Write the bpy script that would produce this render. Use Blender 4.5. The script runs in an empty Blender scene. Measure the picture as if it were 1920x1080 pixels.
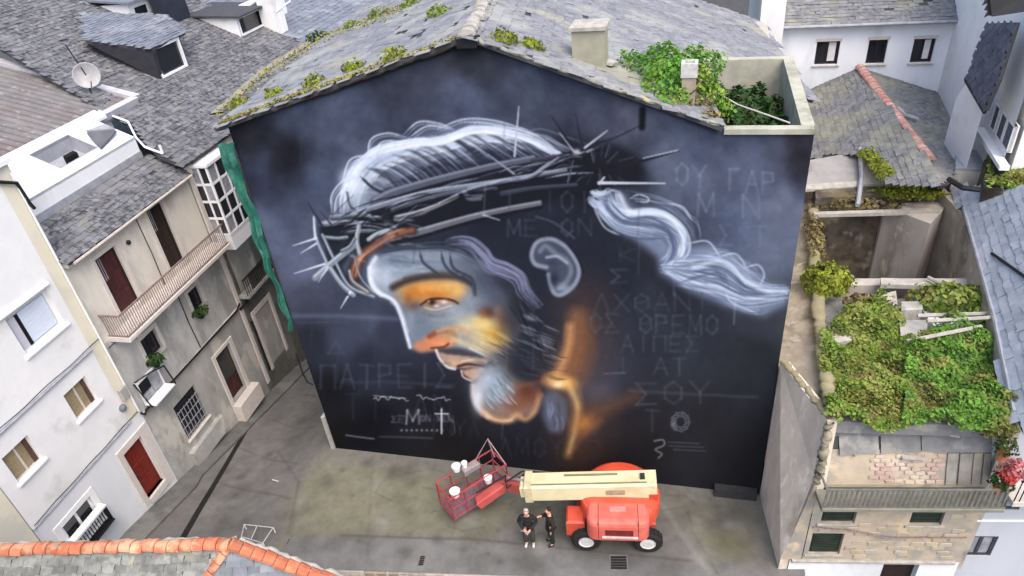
import bpy, math, random
import numpy as np
from mathutils import Vector, Matrix
random.seed(11)
SC = bpy.context.scene; COL = SC.collection
# ---------------------------------------------------------------- camera (drone, 24 mm, looking 33 deg down, slightly rolled)
CAMR = np.array([[0.966435, -0.055346, 0.250881], [0.238811, 0.553594, -0.797812], [-0.09473, 0.830946, 0.548229]])
CAMP = np.array([13.3414, -16.6126, 19.6822])
FPX = 1280.0
cd = bpy.data.cameras.new('camera'); cam = bpy.data.objects.new('camera', cd); COL.objects.link(cam)
cd.sensor_width = 36; cd.lens = FPX/1920*36; cd.clip_end = 500; cd.clip_start = .1
cam.matrix_world = Matrix([list(CAMR[i])+[CAMP[i]] for i in range(3)]+[[0, 0, 0, 1]])
SC.camera = cam
# ---------------------------------------------------------------- overcast sky, one very soft sun
SUN_EL, SUN_AZ = 58, 138          # degrees; azimuth clockwise from +y
wd = bpy.data.worlds.new('World'); SC.world = wd; wd.use_nodes = True
nt = wd.node_tree; bgn = nt.nodes['Background']
sky = nt.nodes.new('ShaderNodeTexSky'); sky.sky_type = 'NISHITA'; sky.sun_disc = False
sky.sun_elevation = math.radians(SUN_EL); sky.sun_rotation = math.radians(SUN_AZ)
sky.air_density = 1.0; sky.dust_density = 4.5; sky.ozone_density = 1.0
nt.links.new(sky.outputs[0], bgn.inputs[0]); bgn.inputs[1].default_value = 0.15
sl = bpy.data.lights.new('sun', 'SUN'); sl.energy = 0.5; sl.angle = math.radians(60); sl.color = (1, .99, .98)
so = bpy.data.objects.new('sun', sl); COL.objects.link(so); so.location = (0, 0, 60)
el, az = math.radians(SUN_EL), math.radians(SUN_AZ)
so.rotation_euler = Vector((math.sin(az)*math.cos(el), math.cos(az)*math.cos(el), math.sin(el))).to_track_quat('Z', 'Y').to_euler()
SC.view_settings.view_transform = 'Standard'; SC.view_settings.look = 'None'
SC.view_settings.exposure = 1.36; SC.view_settings.gamma = 1; SC.view_settings.use_curve_mapping = False
# ---------------------------------------------------------------- survey: a sight line met with a real surface
def A(*v): return np.array(v, float)
def ray(x, y): return CAMR @ A(x-960, 540-y, -FPX)
def onz(x, y, z=0.): v = ray(x, y); return CAMP+v*(z-CAMP[2])/v[2]
def onpl(x, y, p, n): v = ray(x, y); return CAMP+v*(np.dot(n, p-CAMP)/np.dot(n, v))
def seen(P, m=120):
    v = CAMR.T @ (A(*P)-CAMP)
    if v[2] > -.5: return False
    x, y = 960+FPX*v[0]/-v[2], 540-FPX*v[1]/-v[2]
    return -m < x < 1920+m and -m < y < 1080+m
def unit(v): return v/np.linalg.norm(v)
class Fr:                                                           # a surface frame: a along, b up, c out
    def __init__(s, o, u, v, w): s.o, s.u, s.v, s.w = [np.array(q, float) for q in (o, u, v, w)]
    def P(s, a, b, c=0.): return s.o+s.u*a+s.v*b+s.w*c
    def at(s, x, y, c=0.):
        q = onpl(x, y, s.o+s.w*c, s.w)-s.o; return np.dot(q, s.u), np.dot(q, s.v)
    def mat(s, a, b, c=0.):
        p = s.P(a, b, c); return Matrix([[s.u[i], s.v[i], s.w[i], p[i]] for i in range(3)]+[[0, 0, 0, 1]])
WR = Fr((0,0,0),(1,0,0),(0,1,0),(0,0,1))                            # a = x, b = y, c = z
def plane_fr(p0, p1, p2):                                           # p0->p1 along, p2 up the slope
    p0, p1, p2 = [np.array(p, float) for p in (p0, p1, p2)]
    u = unit(p1-p0); w = unit(np.cross(u, p2-p0))
    if w[2] < 0: u = -u; w = -w
    v = np.cross(w, u); return Fr(p0, u, v, w)
# ---------------------------------------------------------------- materials
def LIN(c): return tuple((x/255/12.92 if x <= 10 else ((x/255+.055)/1.055)**2.4) for x in c)
lin = LIN
MATS = {}
def mat(name, c1, c2=None, scale=3., c3=None, s3=.6, t3=(.52, .62), rough=.85, bump=0., bs=12., isl=None, st=(1, 1, 1), metal=0., spec=.3, c4=None, s4=1.5, t4=(.55,.68), trans=0., k=1.):
    lin = lambda c: tuple(q*k for q in LIN(c))
    if name in MATS: return MATS[name]
    m = bpy.data.materials.new(name); m.use_nodes = True; t = m.node_tree; N, L = t.nodes, t.links
    b = N['Principled BSDF']; b.inputs['Roughness'].default_value = rough; b.inputs['Metallic'].default_value = metal
    b.inputs['Specular IOR Level'].default_value = spec
    g = N.new('ShaderNodeNewGeometry'); mp = N.new('ShaderNodeMapping'); mp.inputs['Scale'].default_value = st
    L.new(g.outputs['Position'], mp.inputs[0])
    def noise(s, det=6):
        n = N.new('ShaderNodeTexNoise'); n.inputs['Scale'].default_value = s; n.inputs['Detail'].default_value = det; n.inputs['Roughness'].default_value = .62
        L.new(mp.outputs[0], n.inputs['Vector']); return n.outputs['Fac']
    def ramp(f, lo, hi):
        r = N.new('ShaderNodeMapRange'); r.interpolation_type = 'SMOOTHSTEP'; r.inputs[1].default_value = lo; r.inputs[2].default_value = hi
        L.new(f, r.inputs[0]); return r.outputs[0]
    def mix(f, a, c):
        x = N.new('ShaderNodeMix'); x.data_type = 'RGBA'; L.new(f, x.inputs[0])
        for k, q in ((6, a), (7, c)):
            if isinstance(q, tuple): x.inputs[k].default_value = (*q, 1)
            else: L.new(q, x.inputs[k])
        return x.outputs[2]
    cur = lin(c1)
    cur = mix(ramp(noise(scale), .34, .66), cur, lin(c2 or c1))
    if c3: cur = mix(ramp(noise(s3, 5), *t3), cur, lin(c3))
    if c4: cur = mix(ramp(noise(s4, 7), *t4), cur, lin(c4))
    if isl:
        oi = N.new('ShaderNodeObjectInfo'); ad = N.new('ShaderNodeMath'); ad.operation = 'ADD'; fr = N.new('ShaderNodeMath'); fr.operation = 'FRACT'
        L.new(oi.outputs['Random'], ad.inputs[0]); L.new(g.outputs['Random Per Island'], ad.inputs[1]); L.new(ad.outputs[0], fr.inputs[0])
        mr = N.new('ShaderNodeMapRange'); mr.inputs[3].default_value = isl[0]; mr.inputs[4].default_value = isl[1]; L.new(fr.outputs[0], mr.inputs[0])
        vm = N.new('ShaderNodeVectorMath'); vm.operation = 'SCALE'; L.new(cur, vm.inputs[0]); L.new(mr.outputs[0], vm.inputs['Scale']); cur = vm.outputs[0]
    L.new(cur, b.inputs['Base Color'])
    if trans:
        b.inputs['Transmission Weight'].default_value = 0
        td = N.new('ShaderNodeBsdfTranslucent'); L.new(cur, td.inputs[0]); ms = N.new('ShaderNodeMixShader'); ms.inputs[0].default_value = trans
        L.new(b.outputs[0], ms.inputs[1]); L.new(td.outputs[0], ms.inputs[2]); L.new(ms.outputs[0], N['Material Output'].inputs[0])
    if bump:
        bp = N.new('ShaderNodeBump'); bp.inputs['Strength'].default_value = bump; bp.inputs['Distance'].default_value = .03
        L.new(noise(bs, 8), bp.inputs['Height']); L.new(bp.outputs[0], b.inputs['Normal'])
    MATS[name] = m; return m
# ---------------------------------------------------------------- objects
BASE = {}
def link(o, parent=None):
    COL.objects.link(o)
    if parent is not None: o.parent = parent
    return o
def tag(o, label, cat, group=None, kind=None):
    if label: o['label'] = label
    if cat: o['category'] = cat
    if group: o['group'] = group
    if kind: o['kind'] = kind
    return o
def thing(name, label, cat, loc, group=None, rz=0.):
    o = bpy.data.objects.new(name, None); o.empty_display_size = .3; link(o); o.location = Vector(loc); o.rotation_euler = (0, 0, rz)
    BASE[o.name] = A(*loc) if not rz else A(0, 0, 0)
    return tag(o, label, cat, group)
class MB:
    def __init__(s): s.v, s.f, s.m = [], [], []
    def quad(s, *p, m=0):
        n = len(s.v); s.v += [tuple(q) for q in p]; s.f.append(tuple(range(n, n+len(p)))); s.m.append(m); return s
    def box(s, fr, a0, a1, b0, b1, c0, c1, m=0):
        n = len(s.v); s.v += [tuple(fr.P(a, b, c)) for c in (c0, c1) for a, b in ((a0,b0),(a1,b0),(a1,b1),(a0,b1))]
        for q in ((3,2,1,0),(4,5,6,7),(0,1,5,4),(1,2,6,5),(2,3,7,6),(3,0,4,7)): s.f.append(tuple(n+i for i in q)); s.m.append(m)
        return s
    def bev(s, fr, a0, a1, b0, b1, c0, c1, r=.03, m=0):            # box with its outer (c1) rim chamfered
        n = len(s.v)
        for c, i in ((c0, 0), (c1-r, 0), (c1, r)): s.v += [tuple(fr.P(a, b, c)) for a, b in ((a0+i,b0+i),(a1-i,b0+i),(a1-i,b1-i),(a0+i,b1-i))]
        s.f.append((n+8,n+9,n+10,n+11)); s.m.append(m); s.f.append((n+3,n+2,n+1,n)); s.m.append(m)
        for k in (0, 4):
            for i in range(4): s.f.append((n+k+i, n+k+(i+1) % 4, n+k+4+(i+1) % 4, n+k+4+i)); s.m.append(m)
        return s
    def prism(s, pts, d, m=0):                                       # polygon pts extruded by vector d
        n = len(s.v); k = len(pts); s.v += [tuple(p) for p in pts]+[tuple(np.array(p, float)+d) for p in pts]
        s.f += [tuple(n+i for i in reversed(range(k))), tuple(n+k+i for i in range(k))]+[(n+i, n+(i+1) % k, n+k+(i+1) % k, n+k+i) for i in range(k)]
        s.m += [m]*(k+2); return s
    def tube(s, pts, r, k=8, m=0, r1=None, cap=True):
        pts = [np.array(p, float) for p in pts]; n0 = len(s.v)
        for i, p in enumerate(pts):
            d = unit(pts[min(i+1, len(pts)-1)]-pts[max(i-1, 0)]); x = unit(np.cross(d, (0,0,1) if abs(d[2]) < .9 else (1,0,0))); y = np.cross(d, x)
            rr = r if r1 is None else r+(r1-r)*i/(len(pts)-1)
            s.v += [tuple(p+(x*math.cos(2*math.pi*j/k)+y*math.sin(2*math.pi*j/k))*rr) for j in range(k)]
        for i in range(len(pts)-1):
            for j in range(k): s.f.append((n0+i*k+j, n0+i*k+(j+1) % k, n0+(i+1)*k+(j+1) % k, n0+(i+1)*k+j)); s.m.append(m)
        if cap: s.f += [tuple(n0+j for j in reversed(range(k))), tuple(n0+(len(pts)-1)*k+j for j in range(k))]; s.m += [m, m]
        return s
    def lathe(s, fr, prof, k=20, m=0, a=0., b=0.):                   # profile (r, c) about the frame's c axis
        n0 = len(s.v)
        for r, c in prof: s.v += [tuple(fr.P(a+r*math.cos(2*math.pi*j/k), b+r*math.sin(2*math.pi*j/k), c)) for j in range(k)]
        for i in range(len(prof)-1):
            for j in range(k): s.f.append((n0+i*k+j, n0+i*k+(j+1) % k, n0+(i+1)*k+(j+1) % k, n0+(i+1)*k+j)); s.m.append(m)
        s.f += [tuple(n0+j for j in reversed(range(k))), tuple(n0+(len(prof)-1)*k+j for j in range(k))]; s.m += [m, m]; return s
    def build(s, name, ms, parent=None, label=None, smooth=False, kind=None):
        me = bpy.data.meshes.new(name); b = A(0,0,0) if parent is None else BASE[parent.name]
        v = np.array(s.v, float)-b; me.from_pydata(v.tolist(), [], s.f); ms = ms if isinstance(ms, (list, tuple)) else [ms]
        for q in ms: me.materials.append(q)
        if len(ms) > 1: me.polygons.foreach_set('material_index', s.m)
        if smooth: me.polygons.foreach_set('use_smooth', [True]*len(s.f))
        me.update(); o = bpy.data.objects.new(name, me); link(o, parent); BASE[o.name] = b
        if label: o['label'] = label
        if kind: o['kind'] = kind
        return o
def mono(name, mb, ms, label, cat, group=None, kind=None, smooth=False, at=None):   # a thing that is one mesh
    me_v = np.array(mb.v); base = A(*at) if at is not None else A(me_v[:, 0].mean(), me_v[:, 1].mean(), me_v[:, 2].min())
    mb.v = [tuple(q) for q in me_v-base]; o = mb.build(name, ms, None, smooth=smooth); o.location = Vector(base); BASE[o.name] = base
    return tag(o, label, cat, group, kind)
def inst(name, me, parent, M):                                       # a further piece that shares mesh data
    o = bpy.data.objects.new(name, me); link(o, parent); b = BASE[parent.name]; M = M.copy(); M.translation = M.translation-Vector(b); o.matrix_local = M; return o
def inpoly(x, y, p):
    c = False
    for i in range(len(p)):
        (x0, y0), (x1, y1) = p[i], p[i-1]
        if (y0 > y) != (y1 > y) and x < x0+(y-y0)/(y1-y0)*(x1-x0): c = not c
    return c
def slate_mesh(w, h, t, seed, m):
    r = random.Random(seed); j = lambda q: r.uniform(-q, q)
    lo = [(-w/2+j(.02), -h/2+j(.035)), (j(w*.2), -h/2+j(.03)), (w/2+j(.02), -h/2+j(.035)), (w/2+j(.01), h/2), (-w/2+j(.01), h/2)]
    v = [(a, b, -.005+(0 if b > 0 else .018)) for a, b in lo]+[(a, b, (t*.5 if b > 0 else t+.018)) for a, b in lo]
    f = [(5,6,7,8,9)]+[(i, (i+1) % 5, 5+(i+1) % 5, 5+i) for i in range(5)]
    me = bpy.data.meshes.new('slate'); me.from_pydata(v, [], f); me.materials.append(m); me.update(); return me
def pieces(parent, fr, poly, m, w, h, t, name, step=None, holes=(), limit=300, jit=.02, skip=.0, c=0.012, kindmesh=slate_mesh):
    step = step or h*.72; xs = [p[0] for p in poly]; ys = [p[1] for p in poly]; out = []; row = 0; b = min(ys)+step*.5
    rnd = random.Random(sum(map(ord, name))+int(w*1000)+int(abs(fr.o[0])*10))
    while b < max(ys):
        a = min(xs)+(w*.5 if row % 2 else 0)
        while a < max(xs)+w*.5:
            aa, bb = a+rnd.uniform(-jit, jit), b+rnd.uniform(-jit, jit)*.7
            if inpoly(aa, bb, poly) and not any(inpoly(aa, bb, hh) for hh in holes) and rnd.random() >= skip:
                P = fr.P(aa, bb, c+rnd.uniform(-.004, .008))
                if seen(P): out.append((np.linalg.norm(P-CAMP), aa, bb, rnd.gauss(0, .03), rnd.randint(0, 4), rnd.uniform(-.004,.016), rnd.gauss(0, .03)))
            a += w
        b += step; row += 1
    out.sort(); tm = [kindmesh(w, h, t, 100+i, m) for i in range(5)]
    for d, a, b, rz, k, dz, rx in out[:limit]: inst(name, tm[k], parent, fr.mat(a, b, c+dz) @ Matrix.Rotation(rz, 4, 'Z') @ Matrix.Rotation(rx, 4, 'X'))
    if out[limit:]:
        mb = MB(); tv = [np.array([list(q.co) for q in me.vertices]) for me in tm]; tf = [[tuple(p.vertices) for p in me.polygons] for me in tm]
        for d, a, b, rz, k, dz, rx in out[limit:]:
            q = tv[k]; cs, sn = math.cos(rz), math.sin(rz); x = a+q[:, 0]*cs-q[:, 1]*sn; y = b+q[:, 0]*sn+q[:, 1]*cs; n = len(mb.v)
            W = fr.o+np.outer(x, fr.u)+np.outer(y, fr.v)+np.outer(q[:, 2]+q[:, 1]*rx+c+dz, fr.w); mb.v += [tuple(p) for p in W]; mb.f += [tuple(n+i for i in g) for g in tf[k]]; mb.m += [0]*len(tf[k])
        mb.build(name+'_field', m, parent, kind='stuff')
def roof(parent, pts, m, deck, w=.42, h=.34, th=.14, name='roof', step=None, holes3=(), limit=300, skip=.01, eave=.0, label=None, piece='slate', t=.014):
    fr = plane_fr(pts[0], pts[1], pts[-1] if len(pts) > 3 else pts[2]); P2 = [(np.dot(np.array(p)-fr.o, fr.u), np.dot(np.array(p)-fr.o, fr.v)) for p in pts]
    mb = MB().prism([fr.P(a, b, -th) for a, b in P2], fr.w*th); o = mb.build(name, deck, parent, label)
    H2 = [[(np.dot(np.array(p)-fr.o, fr.u), np.dot(np.array(p)-fr.o, fr.v)) for p in hh] for hh in holes3]
    if w: pieces(o, fr, P2, m, w, h, t, piece, step, H2, limit, skip=skip)
    return o, fr
def facade(fr, a0, a1, b0, b1, holes, depth=.22, back=True):
    mb = MB(); As = sorted({a0, a1, *[h[0] for h in holes], *[h[1] for h in holes]}); Bs = sorted({b0, b1, *[h[2] for h in holes], *[h[3] for h in holes]})
    As = [a for a in As if a0 <= a <= a1]; Bs = [b for b in Bs if b0 <= b <= b1]
    for i in range(len(As)-1):
        for j in range(len(Bs)-1):
            ca, cb = (As[i]+As[i+1])/2, (Bs[j]+Bs[j+1])/2
            if any(h[0] < ca < h[1] and h[2] < cb < h[3] for h in holes): continue
            mb.quad(fr.P(As[i], Bs[j]), fr.P(As[i+1], Bs[j]), fr.P(As[i+1], Bs[j+1]), fr.P(As[i], Bs[j+1]))
    for x0, x1, y0, y1 in [h[:4] for h in holes]:
        for p, q in (((x0,y0),(x1,y0)),((x1,y0),(x1,y1)),((x1,y1),(x0,y1)),((x0,y1),(x0,y0))):
            mb.quad(fr.P(*p), fr.P(*p, -depth), fr.P(*q, -depth), fr.P(*q))
    return mb
def window(parent, fr, r, frame_m, glass_m, cols=2, rows=1, depth=.14, fw=.06, sill_m=None, name='window', label=None, sill=.1, shut=None):
    a0, a1, b0, b1 = r; mb = MB()
    mb.box(fr, a0, a0+fw, b0, b1, -depth-.05, -depth+.02); mb.box(fr, a1-fw, a1, b0, b1, -depth-.05, -depth+.02)
    mb.box(fr, a0+fw, a1-fw, b0, b0+fw, -depth-.05, -depth+.018); mb.box(fr, a0+fw, a1-fw, b1-fw, b1, -depth-.05, -depth+.018)
    for i in range(1, cols): x = a0+(a1-a0)*i/cols; mb.box(fr, x-fw*.55, x+fw*.55, b0+fw, b1-fw, -depth-.05, -depth+.014)
    for j in range(1, rows): y = b0+(b1-b0)*j/rows; mb.box(fr, a0+fw, a1-fw, y-fw*.4, y+fw*.4, -depth-.045, -depth+.01)
    o = mb.build(name, frame_m, parent, label)
    for i in range(cols):
        for j in range(rows):
            x0, x1 = a0+(a1-a0)*i/cols+fw*.6, a0+(a1-a0)*(i+1)/cols-fw*.6; y0, y1 = b0+(b1-b0)*j/rows+fw*.5, b0+(b1-b0)*(j+1)/rows-fw*.5
            MB().box(fr, x0, x1, y0, y1, -depth-.035, -depth-.015).build('pane', glass_m[(i+j) % len(glass_m)] if isinstance(glass_m, list) else glass_m, o)
    if sill_m: MB().bev(fr, a0-.09, a1+.09, b0-sill, b0-.002, -depth, .09, .02).build('sill', sill_m, o)
    return o
def door(parent, fr, r, m, frame_m, depth=.18, panels=2, name='door', label=None):
    a0, a1, b0, b1 = r; o = MB().box(fr, a0+.06, a1-.06, b0, b1-.06, -depth-.04, -depth).build(name, m, parent, label)
    f = MB(); f.box(fr, a0, a0+.06, b0, b1, -depth-.05, -depth+.03); f.box(fr, a1-.06, a1, b0, b1, -depth-.05, -depth+.03); f.box(fr, a0+.06, a1-.06, b1-.06, b1, -depth-.05, -depth+.028); f.build('frame', frame_m, o)
    n = panels; wd_ = (a1-a0-.12)
    for i in range(2):
        x0 = a0+.06+wd_*i/2+.05; x1 = a0+.06+wd_*(i+1)/2-.05
        for j in range(n): h = (b1-.06-b0)/n; MB().bev(fr, x0, x1, b0+h*j+.07, b0+h*(j+1)-.07, -depth, -depth+.02, .015).build('panel', m, o)
    MB().box(fr, a0+.12, a0+.15, b0+.95, b0+1.07, -depth, -depth+.06).build('handle', M_IRON, o)
    return o
def leaves_mesh(pts, nrm, size, seed):
    r = random.Random(seed); mb = MB()
    for p, n in zip(pts, nrm):
        d = unit(np.array(n)+A(r.gauss(0,.55), r.gauss(0,.55), r.gauss(0,.4))); x = unit(np.cross(d, A(r.gauss(0,1), r.gauss(0,1), r.gauss(0,1)))); y = np.cross(d, x); s_ = size*r.uniform(.55, 1.35)
        p = np.array(p); mb.quad(p-x*s_*.5, p-y*s_*.42+d*s_*.1, p+x*s_*.62, p+y*s_*.42+d*s_*.1)
    return mb
def mound(cx, cy, cz, rx, ry, rz, n, seed, rough=.25, lo=-.2):
    r = random.Random(seed); P, Nn = [], []; ph = [(r.uniform(2, 6), r.uniform(0, 6.3), r.uniform(2, 6), r.uniform(0, 6.3)) for _ in range(5)]
    while len(P) < n:
        d = unit(A(r.gauss(0,1), r.gauss(0,1), r.gauss(0,1)))
        if d[2] < lo: continue
        f = 1+rough*sum(math.sin(a*d[0]*2+b)*math.sin(c*d[1]*2+e) for a, b, c, e in ph)/2.2
        k = f*(r.uniform(.72, 1.0) if r.random() < .5 else r.uniform(.9, 1.06))
        P.append(A(cx+d[0]*rx*k, cy+d[1]*ry*k, cz+d[2]*rz*k)); Nn.append(unit(A(d[0]/rx, d[1]/ry, d[2]/rz)))
    return P, Nn
PAINT_K = 0.64
# ---------------------------------------------------------------- the mural (flat paint on the gable)
MS = 0.62; MX0, MY0, MX1, MY1 = 395, 55, 1545, 955          # canvas over the gable, units of the tracing
MW, MH = int((MX1-MX0)*MS), int((MY1-MY0)*MS)
mrng = np.random.RandomState(7)
def vnoise(w, h, cell, seed):
    r = np.random.RandomState(seed); gw, gh = int(w/cell)+3, int(h/cell)+3
    g = r.rand(gh, gw); y, x = np.mgrid[0:h, 0:w]/float(cell)
    xi, yi = x.astype(int), y.astype(int); fx, fy = x-xi, y-yi
    fx, fy = fx*fx*(3-2*fx), fy*fy*(3-2*fy)
    return (g[yi,xi]*(1-fx)+g[yi,xi+1]*fx)*(1-fy)+(g[yi+1,xi]*(1-fx)+g[yi+1,xi+1]*fx)*fy
def fbm(w, h, cell, seed):
    return sum(vnoise(w, h, max(2, cell/2**i), seed+i)*0.5**i for i in range(4))/1.875
def bblur(a, r):
    r = int(r)
    if r < 1: return a
    for ax in (0, 1):
        for _ in range(2):
            p = np.pad(a, [(r+1, r) if k == ax else (0, 0) for k in (0, 1)], mode='edge')
            c = np.cumsum(p, axis=ax); n = a.shape[ax]
            a = (np.take(c, range(2*r+1, 2*r+1+n), ax)-np.take(c, range(0, n), ax))/(2*r+1)
    return a
def spl(pts, n=None):
    p = np.array(pts, float)
    if len(p) == 2:
        t = np.linspace(0, 1, n or 12)[:, None]; return p[0]*(1-t)+p[1]*t
    q = np.vstack([2*p[0]-p[1], p, 2*p[-1]-p[-2]]); out = []
    m = max(4, int((n or 36)/(len(p)-1)))
    for i in range(len(p)-1):
        t = np.linspace(0, 1, m, endpoint=(i == len(p)-2))[:, None]
        a, b, c, d = q[i:i+4]
        out.append(0.5*((2*b)+(c-a)*t+(2*a-5*b+4*c-d)*t**2+(3*b-a-3*c+d)*t**3))
    return np.vstack(out)
def paint_mural():
    cv = np.zeros((MH, MW, 3))
    Yg, Xg = np.mgrid[0:MH, 0:MW]; Xg = Xg/MS+MX0; Yg = Yg/MS+MY0
    def over(m, col, sl=None):
        s = sl or (slice(None), slice(None))
        cv[s] = cv[s]*(1-m[..., None])+np.array(col, float)*m[..., None]
    def box(x0, y0, x1, y1):
        a, b = max(0, int((x0-MX0)*MS)), max(0, int((y0-MY0)*MS))
        c, d = min(MW, int((x1-MX0)*MS)+2), min(MH, int((y1-MY0)*MS)+2)
        return (slice(b, d), slice(a, c))
    def S(pts, w, col, al=1., soft=1.2, w1=None, n=None, taper=0):
        q = spl(pts, n); k = len(q); t = np.linspace(0, 1, k)
        W = (w+(((w if w1 is None else w1)-w)*t))/2
        if taper: W = W*np.clip(np.minimum(t, 1-t)*taper, .15, 1)
        m = max(W.max()+soft*2, 2); s = box(q[:, 0].min()-m, q[:, 1].min()-m, q[:, 0].max()+m, q[:, 1].max()+m)
        X, Y = Xg[s], Yg[s]
        if X.size == 0: return
        best = np.full(X.shape, -9.)
        for i in range(k-1):
            a, b = q[i], q[i+1]; d = b-a; L = d@d+1e-9
            u = np.clip(((X-a[0])*d[0]+(Y-a[1])*d[1])/L, 0, 1)
            dist = np.hypot(X-a[0]-u*d[0], Y-a[1]-u*d[1])
            best = np.maximum(best, (W[i]-dist)/soft)
        over(np.clip(best*.5+.5, 0, 1)*al, col, s)
    def P(pts, col, al=1., soft=3):
        p = np.array(pts, float); m = soft*2+3
        s = box(p[:, 0].min()-m, p[:, 1].min()-m, p[:, 0].max()+m, p[:, 1].max()+m)
        X, Y = Xg[s], Yg[s]; ins = np.zeros(X.shape, bool)
        for i in range(len(p)):
            x0, y0 = p[i]; x1, y1 = p[(i+1) % len(p)]
            if y0 == y1: continue
            ins ^= ((Y >= min(y0, y1)) & (Y < max(y0, y1)) & (X < x0+(Y-y0)/(y1-y0)*(x1-x0)))
        over(bblur(ins.astype(float), soft*MS)*al, col, s)
    def B(cx, cy, rx, ry, col, al=1., rot=0, pw=1.):
        R = max(rx, ry)*2.2; s = box(cx-R, cy-R, cx+R, cy+R); X, Y = Xg[s]-cx, Yg[s]-cy
        c, q = math.cos(math.radians(rot)), math.sin(math.radians(rot))
        d = ((X*c+Y*q)/rx)**2+((-X*q+Y*c)/ry)**2
        over(np.exp(-(d**pw)*1.1)*al, col, s)
    def FAM(A, Bc, n, c0, c1, w=(1.5, 4), al=(.4, .9), jit=3, taper=6, soft=1.2):
        a, b = spl(A, 40), spl(Bc, 40); m = min(len(a), len(b)); ia = np.linspace(0, len(a)-1, 9).astype(int); ib = np.linspace(0, len(b)-1, 9).astype(int)
        for i in range(n):
            t = mrng.rand(); q = a[ia]*(1-t)+b[ib]*t+mrng.randn(9, 2)*jit*.35+mrng.randn(1, 2)*jit*.5
            i0 = mrng.randint(0, 4); i1 = mrng.randint(i0+4, 10); u = mrng.rand()
            S(q[i0:i1], mrng.uniform(*w), np.array(c0)*(1-u)+np.array(c1)*u, mrng.uniform(*al), soft, taper=taper, n=28)
    # ground of the painting
    bg = [(450,260,38,40,50),(560,215,70,80,104),(640,200,78,88,114),(720,140,62,68,86),(880,105,48,50,62),(880,180,76,86,112),(1000,150,70,78,100),
      (1100,170,68,76,98),(1180,220,74,80,100),(1300,270,80,90,116),(1420,290,70,78,100),(1505,280,45,44,56),(480,330,62,68,92),(525,300,40,42,55),
      (500,420,92,102,130),(560,480,95,103,131),(560,560,72,78,98),(600,340,86,98,126),(560,640,44,49,64),(640,640,70,78,100),(700,620,76,84,108),
      (600,760,26,28,36),(680,700,46,52,70),(700,800,20,22,34),(800,760,34,34,45),(850,830,34,33,36),(640,835,22,22,23),(1000,820,40,40,50),
      (1100,850,46,41,44),(1200,850,42,41,44),(1300,800,45,46,52),(1400,880,40,41,45),(1300,650,50,56,67),(1430,650,46,50,59),(1200,600,52,58,72),
      (1300,560,47,51,64),(1200,480,44,46,60),(1130,450,42,44,57),(1100,540,42,44,56),(1380,420,98,110,138),(1450,450,105,116,140),(1470,400,104,112,136),
      (1400,340,90,100,127),(1300,350,100,110,136),(1250,320,96,106,130),(1460,610,64,69,80),(1050,400,44,49,66),(1000,430,38,44,60),(950,400,36,41,56),
      (620,440,80,88,112),(420,235,30,30,36),(1200,330,60,66,84),(1100,330,36,38,50),(700,560,66,74,96),(740,640,60,66,86),(1130,700,62,64,82),(1150,780,44,42,50)]
    num = np.zeros((MH, MW, 3)); den = np.zeros((MH, MW))
    wx = (fbm(MW, MH, 70, 3)-.5)*70; wy = (fbm(MW, MH, 70, 13)-.5)*70
    for x, y, r, g, b in bg:
        wgt = 1/(((Xg+wx-x)**2+(Yg+wy-y)**2)**1.5+900.); den += wgt
        num += wgt[..., None]*np.array([r, g, b])
    cv[:] = num/den[..., None]
    cl = fbm(MW, MH, 46, 21)-.5; lum = np.clip((Yg-700)/-350, .25, 1)
    cv += ((cl*44+(fbm(MW, MH, 16, 51)-.5)*20)*lum)[..., None]*np.array([1.02, 1.05, 1.12])
    # seams of the render under the paint
    S([(540,592),(640,592),(760,598)], 8, (108,120,146), .55, 4); S([(560,604),(650,602)], 4, (92,100,122), .4, 3)
    S([(640,716),(740,716),(850,722)], 5, (70,78,98), .5, 3); S([(1180,732),(1290,738),(1420,744)], 4, (92,98,108), .45, 3)
    S([(1060,610),(1150,612)], 4, (100,96,100), .3, 3)
    # head and nape in shadow
    P([(700,470),(820,430),(960,395),(1080,380),(1140,400),(1180,470),(1210,530),(1180,570),(1120,600),(1090,640),(1040,690),(960,690),(900,560)], (40,45,61), .85, 16)
    P([(1040,300),(1078,276),(1142,268),(1188,288),(1208,318),(1196,340),(1150,346),(1112,368),(1066,352),(1020,330)], (29,31,42), .97, 8)
    B(1110,320,70,36,(31,33,44),.95); B(1178,325,32,18,(33,34,46),.85); B(1150,292,40,22,(38,40,54),.7)
    # hair over the brow of the head
    P([(628,400),(632,360),(655,318),(692,275),(760,258),(830,238),(905,228),(985,243),(1045,272),(1062,296),(980,300),(900,318),(800,355),(700,392)], (104,116,142), .95, 7)
    P([(760,345),(800,318),(880,300),(960,275),(1010,285),(1050,300),(960,318),(860,345),(760,372),(700,380)], (44,50,68), .9, 9)
    hw, hb = (222,232,248), (150,166,196)
    FAM([(632,400),(640,350),(682,290),(742,262),(810,262),(880,238),(965,246),(1050,285)], [(672,398),(690,345),(740,305),(800,290),(870,268),(930,262),(1000,270),(1055,300)], 62, hw, hb, (2,6), (.35,.85), 4)
    P([(770,352),(800,330),(870,312),(960,296),(1040,300),(960,318),(860,345),(760,372),(716,384)], (36,41,58), .85, 8)
    for i in range(46):
        t_ = mrng.rand(); x = 668+t_*330; y = 352-86*min(1, t_*2.2)**.7-14*t_+mrng.randn()*7; L_ = mrng.uniform(55, 120); g = mrng.rand()
        S([(x-18,y+20),(x+L_*.18,y-4+g*6),(x+L_*.55,y+4+g*10),(x+L_,y+34+g*20-20*t_)], mrng.uniform(2,6), np.array((226,234,248))*(1-.35*g), mrng.uniform(.35,.75)*(1-.25*t_), 1.5, taper=4)
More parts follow.
